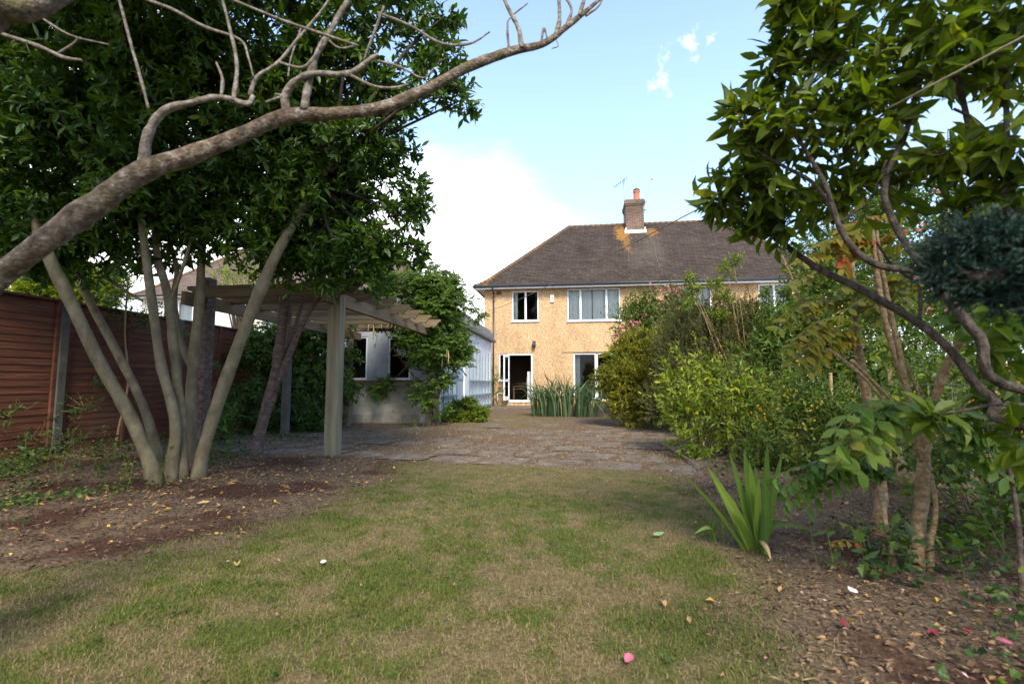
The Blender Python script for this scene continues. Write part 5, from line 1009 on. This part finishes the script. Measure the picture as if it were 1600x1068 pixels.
for k in range(8): x, y = 1380 + rng.normal() * 30, 440 + rng.normal() * 30; fa.append(((x, y, 3.0), (x + rng.normal() * 80, y + 10 + rng.normal() * 20, 2.9), 8, .08, .034, .14, .3 + rng.random() * .3))
fronds(ca, fa, M['autumn'], M['twig_green'], 'autumn_leaves')
fg = []
for k in range(9): x, y = 1440 + rng.normal() * 14, 665 + rng.normal() * 12; fg.append(((x, y, 2.6), (x - 90 - rng.random() * 40, y + 35 + rng.normal() * 14, 2.3), 7, .10, .05, .2, .7 + rng.random() * .2))
for k in range(10): x, y = 1410 + rng.normal() * 14, 752 + rng.normal() * 8; fg.append(((x, y, 2.75), (x - 140 - rng.random() * 40, y + 5 + rng.normal() * 16, 2.6), 10, .08, .034, .16, .3 + rng.random() * .25))
for k in range(6): x, y = 1470 + rng.normal() * 14, 690 + rng.normal() * 14; fg.append(((x, y, 2.6), (x + 80 + rng.random() * 50, y + 15 + rng.normal() * 20, 2.4), 7, .09, .04, .18, .5 + rng.random() * .3))
for k in range(5): x, y = 1520 + rng.normal() * 20, 500 + rng.normal() * 20; fg.append(((x, y, 2.6), (x + rng.normal() * 60, y + 30 + rng.normal() * 20, 2.5), 7, .09, .04, .18, .4 + rng.random() * .3))
fronds(ca, fg, M['frond'], M['twig_green'], 'green_leaves')
# red-tinged seedling below
sd_t = thing('red_leaf_seedling', 'small seedling with orange-red leaves beside the tan tree base', 'plant', (*G(1335, 880)[:2], 0))
fronds(sd_t, [((1345, 850, 2.75), (1300, 848, 2.7), 4, .05, .025, .1, .97), ((1340, 835, 2.75), (1312, 815, 2.7), 4, .05, .025, .1, .35)], M['autumn'], M['twig'], 'leaves')
mb = MB(); b0 = G(1358, 882); mb.tube([(b0[0], b0[1], -.02), P(1350, 850, 2.75), P(1335, 800, 2.8)], [.005, .004, .002], 6); mb.build('stem', M['twig'], sd_t)

# ------------------------------------------------------------------ large-leaved tree leaning in from the right
lg = thing('large_leaf_tree', 'large-leaved tree with dark twisting branches leaning in from the right', 'tree', (2.75, 1.75, 0))
mb = MB(); mb.tube([(2.75, 1.75, -.1), (2.7, 1.78, .35), (2.55, 1.8, .8), (2.45, 1.85, 1.2)], [.12, .1, .085, .07], 14, .1)
def rb_(pts, start=None):
    p = np.array([P(q[0], q[1], q[2]) for q in pts]); r_ = np.array([q[3] / 2 * .88 * mpw(*q[:3]) for q in pts])
    if start is not None: p = np.vstack([np.array(start), p]); r_ = np.concatenate([[r_[0] * 1.25], r_])
    mb.tube(p, r_, 10, .12, sub=6); return p
T1 = rb_([(1610, 668, 1.95, 26), (1556, 628, 2.0, 24), (1521, 596, 2.05, 22), (1500, 565, 2.08, 20), (1466, 528, 2.12, 19), (1420, 495, 2.16, 18), (1342, 450, 2.22, 16), (1280, 420, 2.28, 14), (1224, 380, 2.3, 11), (1185, 340, 2.3, 8)], (2.6, 1.8, .62))
T2 = rb_([(1610, 612, 1.8, 26), (1530, 526, 1.8, 25), (1466, 447, 1.8, 21), (1425, 395, 1.8, 16), (1398, 350, 1.8, 15), (1381, 301, 1.8, 14), (1394, 255, 1.8, 13), (1418, 200, 1.8, 12), (1440, 100, 1.8, 10), (1450, 10, 1.8, 8)], (2.55, 1.8, .8))
T3 = rb_([(1464, 445, 1.8, 16), (1430, 424, 1.82, 15), (1372, 414, 1.85, 15), (1334, 388, 1.88, 13), (1310, 350, 1.9, 12), (1290, 290, 1.9, 10), (1262, 240, 1.9, 8), (1230, 190, 1.9, 6)])
T4 = rb_([(1610, 345, 1.75, 16), (1563, 316, 1.75, 16), (1539, 277, 1.75, 15), (1516, 205, 1.75, 14), (1500, 140, 1.75, 11), (1470, 60, 1.75, 8)], (2.45, 1.85, 1.2))
T5 = rb_([(1615, 350, 1.7, 16), (1580, 267, 1.7, 14), (1573, 200, 1.7, 13), (1572, 100, 1.7, 11), (1560, 20, 1.7, 9)], (2.45, 1.85, 1.2))
T6 = rb_([(1573, 236, 1.7, 9), (1548, 212, 1.72, 9), (1520, 185, 1.74, 8), (1490, 170, 1.74, 6)])
rb_([(1310, 350, 1.9, 9), (1275, 290, 1.95, 8), (1225, 260, 2.0, 7), (1180, 235, 2.0, 5), (1150, 205, 2.0, 4)]); rb_([(1224, 380, 2.3, 8), (1180, 350, 2.3, 8), (1150, 320, 2.3, 5), (1115, 300, 2.3, 3)])
rb_([(1437, 500, 2.14, 9), (1438, 460, 2.14, 8), (1430, 440, 2.14, 7), (1395, 415, 2.1, 6), (1370, 380, 2.1, 5)]); rb_([(1310, 350, 1.9, 6), (1360, 310, 1.85, 6), (1385, 250, 1.8, 5)]); rb_([(1610, 632, 1.9, 10), (1560, 630, 1.88, 8), (1510, 640, 1.85, 7), (1470, 646, 1.85, 5)], (2.5, 1.75, .85))
mb.build('trunk', M['bark_dark'], lg)
lb = [pb(*q) for q in ((1270, 50, 1.9, 30), (1310, 20, 1.85, 38), (1350, 70, 1.8, 40), (1400, 25, 1.8, 45), (1460, 50, 1.75, 44), (1520, 25, 1.7, 46), (1580, 50, 1.65, 46), (1240, 115, 2.0, 28), (1290, 125, 1.9, 38), (1345, 145, 1.85, 38), (1420, 115, 1.8, 38), (1500, 100, 1.7, 34), (1575, 120, 1.7, 36), (1200, 185, 2.0, 26), (1245, 195, 1.95, 36), (1300, 205, 1.9, 40), (1345, 235, 1.9, 28), (1192, 245, 2.1, 20), (1225, 270, 2.05, 32), (1280, 280, 2.0, 32), (1335, 300, 1.95, 24), (1165, 300, 2.2, 11), (1200, 312, 2.2, 18), (1250, 325, 2.2, 16), (1165, 345, 2.25, 9), (1395, 300, 1.9, 14), (1140, 285, 2.15, 4), (1165, 170, 2.0, 9), (1595, 220, 1.65, 18), (1600, 300, 1.7, 14), (1475, 235, 1.75, 8), (1492, 250, 1.8, 8), (1365, 180, 1.85, 18), (1540, 335, 1.8, 10), (1260, 15, 1.9, 16), (1240, 10, 1.9, 8), (1210, 100, 2, 8), (1180, 205, 2, 8), (1310, -60, 1.8, 80), (1450, -80, 1.75, 100), (1600, -60, 1.6, 100), (1690, 100, 1.7, 80), (1690, 250, 1.8, 50), (1225, 360, 2.25, 5), (1500, 335, 1.9, 10), (1125, 318, 2.2, 4))]
lb += [(np.array(c), (.75,) * 3) for c in ((2.6, .3, 3.6), (3.2, .8, 3.8), (2.9, -.5, 3.9), (3.6, -.2, 3.6), (2.9, 1.7, 4.2))]  # extra clumps out of view overhead, added to cast shade on the right
foliage(lg, lb, M['bigleaf'], 36, 6, .085, .074, .027, kids=7, child=.5, ang=50, droop=.2, up=.5, outb=.4, upb=.1, twig='twig', fill=.2, hsc=.93)
lv = [pb(*q) for q in ((1450, 655, 1.9, 8), (1540, 520, 2.0, 20), (1580, 560, 2.0, 20), (1590, 690, 1.9, 12))]
p, d, h = crown_points(lv, 40, .5, 3, .4, .2, .1); l1, t1 = sprigs(p, d, 6, .06, .08, .032, 60, .2, 'fine', .5, hue=h * .6); leafobj('low_leaves', M['bigleaf'], lg, [l1]); leafobj('low_twigs', M['twig'], lg, [t1])
# blue-green conifer bough in the very near right
bc = thing('blue_conifer', 'blue-green conifer whose blurred bough enters at the right edge', 'tree', (2.1, .75, 0))
mb = MB(); e0 = P(1460, 420, 1.05); mb.tube([(2.1, .75, -.1), (2.1, .75, .8), (2.05, .75, 1.5)], [.08, .07, .05], 12, .1); mb.tube([(2.08, .75, 1.25), P(1640, 420, .95), P(1540, 425, 1.0), e0], [.028, .016, .01, .004], 8, .1); mb.build('trunk', M['bark_dark'], bc)
cbl = [pb(q[0], 418 + (q[1] - 418) * .85, q[2], q[3] * .8, .75) for q in ((1470, 400, 1.04, 34), (1500, 375, 1.02, 34), (1540, 375, 1.0, 40), (1580, 370, .98, 38), (1500, 430, 1.02, 36), (1540, 440, 1.0, 42), (1580, 430, .98, 45), (1455, 425, 1.06, 20), (1590, 470, .97, 28), (1620, 400, .95, 50), (1660, 380, .93, 60), (1660, 460, .93, 50), (1545, 470, 1.0, 20))]
foliage(bc, cbl, M['bluegreen'], 1700, 20, .04, .010, .0028, kids=10, child=.58, shape='flat', ang=35, droop=0, up=.1, outb=.8, upb=.2, twig='conifer_twig', fill=.35, part='foliage')

# ------------------------------------------------------------------ sword-leaved plant on the lawn edge
sw = thing('sword_leaf_plant', 'upright fan of green sword-shaped leaves at the lawn edge', 'plant', (*G(1188, 862)[:2], 0))
B0 = G(1186, 860); bs, ts = [], []
for (x, y, Y, bx_) in ((1070, 746, 3.0, -28), (1112, 742, 2.9, -18), (1122, 760, 2.75, -14), (1143, 722, 2.85, -10), (1165, 718, 2.9, -4), (1172, 735, 2.8, 0), (1198, 709, 2.85, 3), (1219, 722, 2.85, 8), (1186, 760, 2.75, 0), (1150, 780, 2.7, -8), (1210, 770, 2.9, 8), (1180, 740, 3.0, 0)):
    b = B0 + np.array([bx_ * .0022, rng.normal() * .015, -.02]); bs.append(b); ts.append(P(x, y, Y))
blades(bs, [b + (np.array(t_) - b) * 1.12 for b, t_ in zip(bs, ts)], .052, 8, mat=M['sword'], root=sw, bow=.2)
bs = [B0 + [-.2, .1, 0], B0 + [-.22, .12, 0], B0 + [.04, 0, .03], B0 + [-.16, .08, 0], B0 + [-.2, .14, 0]]; ts = [P(1095, 826, 2.9), P(1118, 760, 3.0), P(1252, 822, 2.85), P(1105, 775, 3.1), P(1135, 800, 3.0)]
blades(bs, ts, .035, 8, mat=M['sword'], root=sw, name='outer_leaves', curl=[.2, 0, .2, .2, 0])
mb = MB(); mb.tube([B0 + [0, -.02, .06], B0 + [.003, -.1, .05], B0 + [-.003, -.17, .015]], [.012, .014, .003], 6); mb.build('dead_leaf', M['pods'], sw)

# ------------------------------------------------------------------ overhead line from the right tree to the house corner
A, B = P(1640, 36, 1.35), np.array([-3.79, HY - .02, 4.02]); t_ = np.linspace(0, 1, 24)[:, None]; pts = A + (B - A) * t_; pts[:, 2] -= (t_ * (1 - t_))[:, 0] * .5
mb = MB(); mb.tube(pts, [.0032 + .0022 * min(1, q * 3) for q in t_[:, 0]], 6, sub=1); tag(mb.build('washing_line', M['rope'], loc=B), 'thin washing line strung from the right-hand tree to the house corner', 'line')
mb = MB(); q0, q1 = G(1030, 694), G(1092, 734); mb.tube([q0 + [0, 0, .04], (q0 + q1) / 2 + [.02, 0, .035], q1 + [0, 0, .04]], [.012, .012, .01], 8, .1); tag(mb.build('garden_cane', M['bark_pale'], loc=q0), 'pale garden cane lying along the edge of the right bed', 'cane')

# ------------------------------------------------------------------ grass, litter, ground cover
def scatter(n, x0, x1, y0, y1):
    """points spread so that the density falls with distance"""
    u = rng.random(n); y = y0 * (y1 / y0) ** u; x = x0 + (x1 - x0) * rng.random(n)
    return x, y
def visible(x, y): 
    c = (x * rgt[0] + y * rgt[1]); dpt = -math.sin(YAW) * x + math.cos(YAW) * y
    return (dpt > .9) & (np.abs(c) < dpt * 1.12 + .3)
def blades_at(x, y, L, Wd, lean, hue):
    m = len(x); az = rng.random(m) * 6.28; d = np.stack([np.cos(az) * lean, np.sin(az) * lean, np.ones(m)], 1); p = np.stack([x, y, gz(x, y) - .003], 1)
    n_ = np.stack([-np.cos(az), -np.sin(az), lean], 1) + rng.normal(size=(m, 3)) * .3
    return leafset(p, d, n_, L, Wd, hue, 'blade')
x, y = scatter(1150000, -6.5, 3.6, 1.1, 6.2); k = visible(x, y); x, y = x[k], y[k]
lw_, fl_, dp_, gn_, dt_ = masks(x, y)
keep = rng.random(len(x)) < (lw_ * (.5 + .5 * gn_)); x, y, gn_ = x[keep], y[keep], gn_[keep]
hue = np.clip(gn_ * .62 + rng.normal(size=len(x)) * .28 + .13, 0, 1); m = len(x); print('blades', m)
leafobj('grass', M['grass'], None, [blades_at(x, y, (.008 + .018 * rng.random(m) ** 1.8) * (1 + .4 * gn_) * (.55 + .9 * n2(x, y, 7, 99, 2)), .0020 + .0012 * rng.random(m), .5 + 1.2 * rng.random(m), hue)])
tag(bpy.data.objects['grass'], 'short patchy lawn grass, green mixed with dry straw', 'grass', kind='stuff')
x, y = scatter(90000, -6.5, 3, 1.2, 13); k = visible(x, y); x, y = x[k], y[k]; lw_, fl_, dp_, gn_, dt_ = masks(x, y)
fr_ = np.maximum(lw_ * (1 - lw_) * 3.2, dp_ * .8) + .05 * (1 - dt_) + .045 * lw_; k = rng.random(len(x)) < fr_; x, y = x[k], y[k]; m = len(x)
leafobj('dry_grass', M['grass'], None, [blades_at(x, y, (.03 + .05 * rng.random(m)) * (1 - .5 * lw_[k]), .0024, 1.4 + 2.2 * rng.random(m), np.clip(.12 + rng.normal(size=m) * .16, 0, 1))])
tag(bpy.data.objects['dry_grass'], 'wispy straw-coloured grass fringing the soil and paving', 'grass', kind='stuff')
def flat_leaves(x, y, L, Wd, hue, z=.006, tilt=.35, shape='simple'):
    m = len(x); az = rng.random(m) * 6.28; d = np.stack([np.cos(az), np.sin(az), rng.normal(size=m) * tilt], 1); n_ = np.stack([rng.normal(size=m) * tilt, rng.normal(size=m) * tilt, np.ones(m)], 1)
    return leafset(np.stack([x, y, gz(x, y) + z + rng.random(m) * .012], 1), d, n_, L, Wd, hue, shape)
sets = []
x, y = scatter(38000, -6.6, 3.6, 1.3, 10); k = visible(x, y); x, y = x[k], y[k]; lw_, fl_, dp_, gn_, dt_ = masks(x, y); u, v = frame_uv(x, y)
w_ = (1 - lw_) * (.18 + .9 * np.exp(-((x + 3.3) / 1.1) ** 2 - ((y - 4.4) / 1.1) ** 2) + .35 * (x > .8)) * (.35 + .65 * (1 - dt_)); k = rng.random(len(x)) < w_; m = k.sum()
rt_b = np.where(x[k] > .6, .62, 1.0)
sets.append(flat_leaves(x[k], y[k], (.022 + .045 * rng.random(m) ** 1.5) * rt_b, .012 + .014 * rng.random(m), rng.random(m) ** np.where(x[k] > .6, 1.7, 1.1), .006))
leafobj('leaf_litter', M['litter'], None, sets); tag(bpy.data.objects['leaf_litter'], 'scattered brown, orange and yellow dead leaves on the soil', 'leaf litter', kind='stuff')
x, y = scatter(90000, -6.6, 3.4, 1.3, 12.5); k = visible(x, y); x, y = x[k], y[k]; lw_, fl_, dp_, gn_, dt_ = masks(x, y); k = rng.random(len(x)) < (1 - lw_) * (.75 - .35 * dt_); x, y = x[k], y[k]; m = len(x)
hue = np.clip(rng.random(m) * .75 + .25 * sst(5, 7, y) - .25 * sst(-1, -3, x) * sst(6, 5, y), 0, 1)
leafobj('mulch', M['chips'], None, [flat_leaves(x, y, .012 + .03 * rng.random(m), .004 + .007 * rng.random(m), hue, .004, .3, 'flat')]); tag(bpy.data.objects['mulch'], 'fine brown bark chips, moss crumbs and straw over soil and paving', 'mulch', kind='stuff')
# low ivy and weeds
sets = []
x, y = scatter(15000, -6.7, -3.0, 2.6, 8); k = visible(x, y); x, y = x[k], y[k]; dn_ = n2(x, y, 1.6, 91); k = rng.random(len(x)) < sst(.42, .66, dn_) * sst(-3.4, -4.6, x + .12 * (y - 4)); x, y = x[k], y[k]; m = len(x)
sets.append(flat_leaves(x, y, .02 + .025 * rng.random(m), .018 + .018 * rng.random(m), rng.random(m) ** 1.3, .03, .5, 'lobed')); V = sets[-1][0]; V[:, 2] += np.repeat(rng.random(m) ** 2 * .12 * sst(-3.6, -5.8, x), 9)
x, y = scatter(9000, .9, 4.5, 1.6, 6); k = visible(x, y); x, y = x[k], y[k]; dn_ = n2(x, y, 1.8, 95); k = rng.random(len(x)) < sst(.44, .66, dn_) * sst(.9, 1.7, x); x, y = x[k], y[k]; m = len(x)
sets.append(flat_leaves(x, y, .02 + .025 * rng.random(m), .018 + .018 * rng.random(m), rng.random(m) ** 1.3, .025, .5, 'lobed')); V = sets[-1][0]; V[:, 2] += np.repeat(rng.random(m) ** 2 * .12, 9)
x, y = scatter(150, -3, 1.6, 1.4, 5.4); k = visible(x, y); x, y = x[k], y[k]; lq = masks(x, y)[0]; k = rng.random(len(x)) < lq * .8; x, y = np.repeat(x[k], 6), np.repeat(y[k], 6); m = len(x); x = x + rng.normal(size=m) * .018; y = y + rng.normal(size=m) * .018
sets.append(flat_leaves(x, y, (.010 + .012 * rng.random(m)), .008 + .008 * rng.random(m), .2 + .6 * rng.random(m), .016, .4, 'lobed'))
leafobj('ivy', M['creeper'], None, sets); tag(bpy.data.objects['ivy'], 'low ivy and weeds creeping over the shady soil', 'ground cover', kind='stuff')
x, y = scatter(170, -2.5, 2.6, 1.5, 5.4); k = visible(x, y); x, y = x[k], y[k]; k = rng.random(len(x)) < .25 + .6 * (x > .7); x, y = x[k], y[k]; m = len(x)
leafobj('fallen_petals', M['petal'], None, [flat_leaves(x, y, (.010 + .012 * rng.random(m)), .011, rng.random(m) * .8, .02, .4)]); tag(bpy.data.objects['fallen_petals'], 'tiny pink petals scattered over lawn and bed', 'petals', kind='stuff')
# weeds round the stems and small plants of the left bed
def weed(name, label, px, py, h, mat, m, L, Wd, shape='simple', spread=.12):
    g = G(px, py); t = thing(name, label, 'plant', (g[0], g[1], 0)); p = np.repeat(g[None], m, 0) + np.stack([rng.normal(size=m) * spread, rng.normal(size=m) * spread, np.zeros(m)], 1); p[:, 2] = 0; d = np.stack([rng.normal(size=m) * .25, rng.normal(size=m) * .25, np.ones(m)], 1)
    a, b_ = sprigs(p, d, 9, h, L, Wd, 65, .1, shape, .5); leafobj('leaves', mat, t, [a]); leafobj('stems', M['twig_green'], t, [b_]); return t
weed('weed', 'bright yellow-green weed seedling at the foot of the pale stems', 205, 758, .32, M['yellowgreen'], 5, .06, .03)
weed('weed', 'leafy green weed between the pale stems and the fence', 170, 735, .4, M['midgreen'], 12, .06, .03, spread=.25)
weed('weed', 'dark low weed in front of the concrete fence post', 100, 730, .35, M['creeper'], 16, .06, .03, spread=.35)
weed('weed', 'slim green weed beside the leaning purple-brown trunk', 342, 720, .26, M['midgreen'], 5, .05, .025)
weed('weed', 'trailing green weed at the foot of the white block wall', 640, 668, .2, M['yellowgreen'], 7, .05, .025, spread=.2)
weed('weed', 'low dark ivy tuft around the base of the tan stems', 1390, 890, .2, M['creeper'], 14, .055, .04, 'lobed', .14)
weed('weed', 'green weed at the far right edge beside the thin sapling', 1560, 860, .3, M['midgreen'], 12, .06, .03, spread=.2)
# thin sapling at the right edge
sp_ = thing('sapling', 'thin bare sapling stem at the right edge of the bed', 'tree', (*G(1592, 915)[:2], 0)); mb = MB()
stem(mb, [(1597, 930, 2.4, 12), (1592, 830, 2.42, 11), (1578, 740, 2.42, 10), (1556, 690, 2.42, 9), (1545, 640, 2.42, 6), (1560, 590, 2.42, 4)], 8, .1, 5, True); stem(mb, [(1575, 740, 2.42, 7), (1590, 690, 2.4, 6), (1600, 640, 2.4, 5)], 8, .1, 5); mb.build('trunk', M['bark_plum'], sp_)
p, d, h = crown_points([pb(1570, 640, 2.4, 30), pb(1590, 600, 2.4, 26)], 40, .5, 5, .4, .2, .1); l1, t1 = sprigs(p, d, 6, .1, .08, .03, 60, .2, 'fine', .5, hue=h * .6); leafobj('crown', M['midgreen'], sp_, [l1])
# single fallen leaves that stand out
for (px, py, mt, L, Wd, az, lab) in ((977, 1042, 'pinkleaf', .055, .03, 1.0, 'magenta-pink fallen leaf on the lawn nearest the camera'), (1341, 936, 'palepetal', .045, .035, 2.0, 'pale pink petal on the soil before the tan tree'), (1040, 952, 'tanleaf', .06, .02, 1.6, 'tan curled leaf on the lawn left of the sword-leaved plant'), (1020, 841, 'greenleaf', .07, .035, .2, 'pale green fallen leaf on the lawn below the sword-leaved plant'), (1450, 1000, 'redleaf', .05, .028, .3, 'large dark red fallen leaf in the right bed'), (1320, 990, 'redleaf', .045, .026, 1.2, 'small red fallen leaf at the lawn edge in the right bed'), (1585, 1018, 'pinkleaf', .045, .022, 2.6, 'magenta-pink fallen leaf at the right edge of the bed'), (500, 883, 'palepetal', .03, .024, .4, 'pale pink petal alone on the green lawn'), (308, 789, 'tanleaf', .085, .03, .3, 'yellow-tan leaf on the bare soil before the pale stems'), (370, 890, 'tanleaf', .06, .03, 2.2, 'broad tan leaf on the lawn near the soil edge'), (1522, 1000, 'redleaf', .06, .018, 2.9, 'long red leaf lying between two others in the right bed')):
    g = G(px, py); v0, tr_, qd_, _, _ = leafset(np.array([[g[0], g[1], gz(np.array([g[0]]), np.array([g[1]]))[0] + .024]]), np.array([[math.cos(az), math.sin(az), .15]]), np.array([[.1, -.35, 1.]]), L, Wd, np.zeros(1), 'fine')
    o = link('fallen_leaf', npmesh('fallen_leaf', v0, tr_, qd_), M[mt], None, (g[0], g[1], 0)); tag(o, lab, 'leaf', 'fallen leaves')
    sm = o.modifiers.new('thickness', 'SOLIDIFY'); sm.thickness = .0015
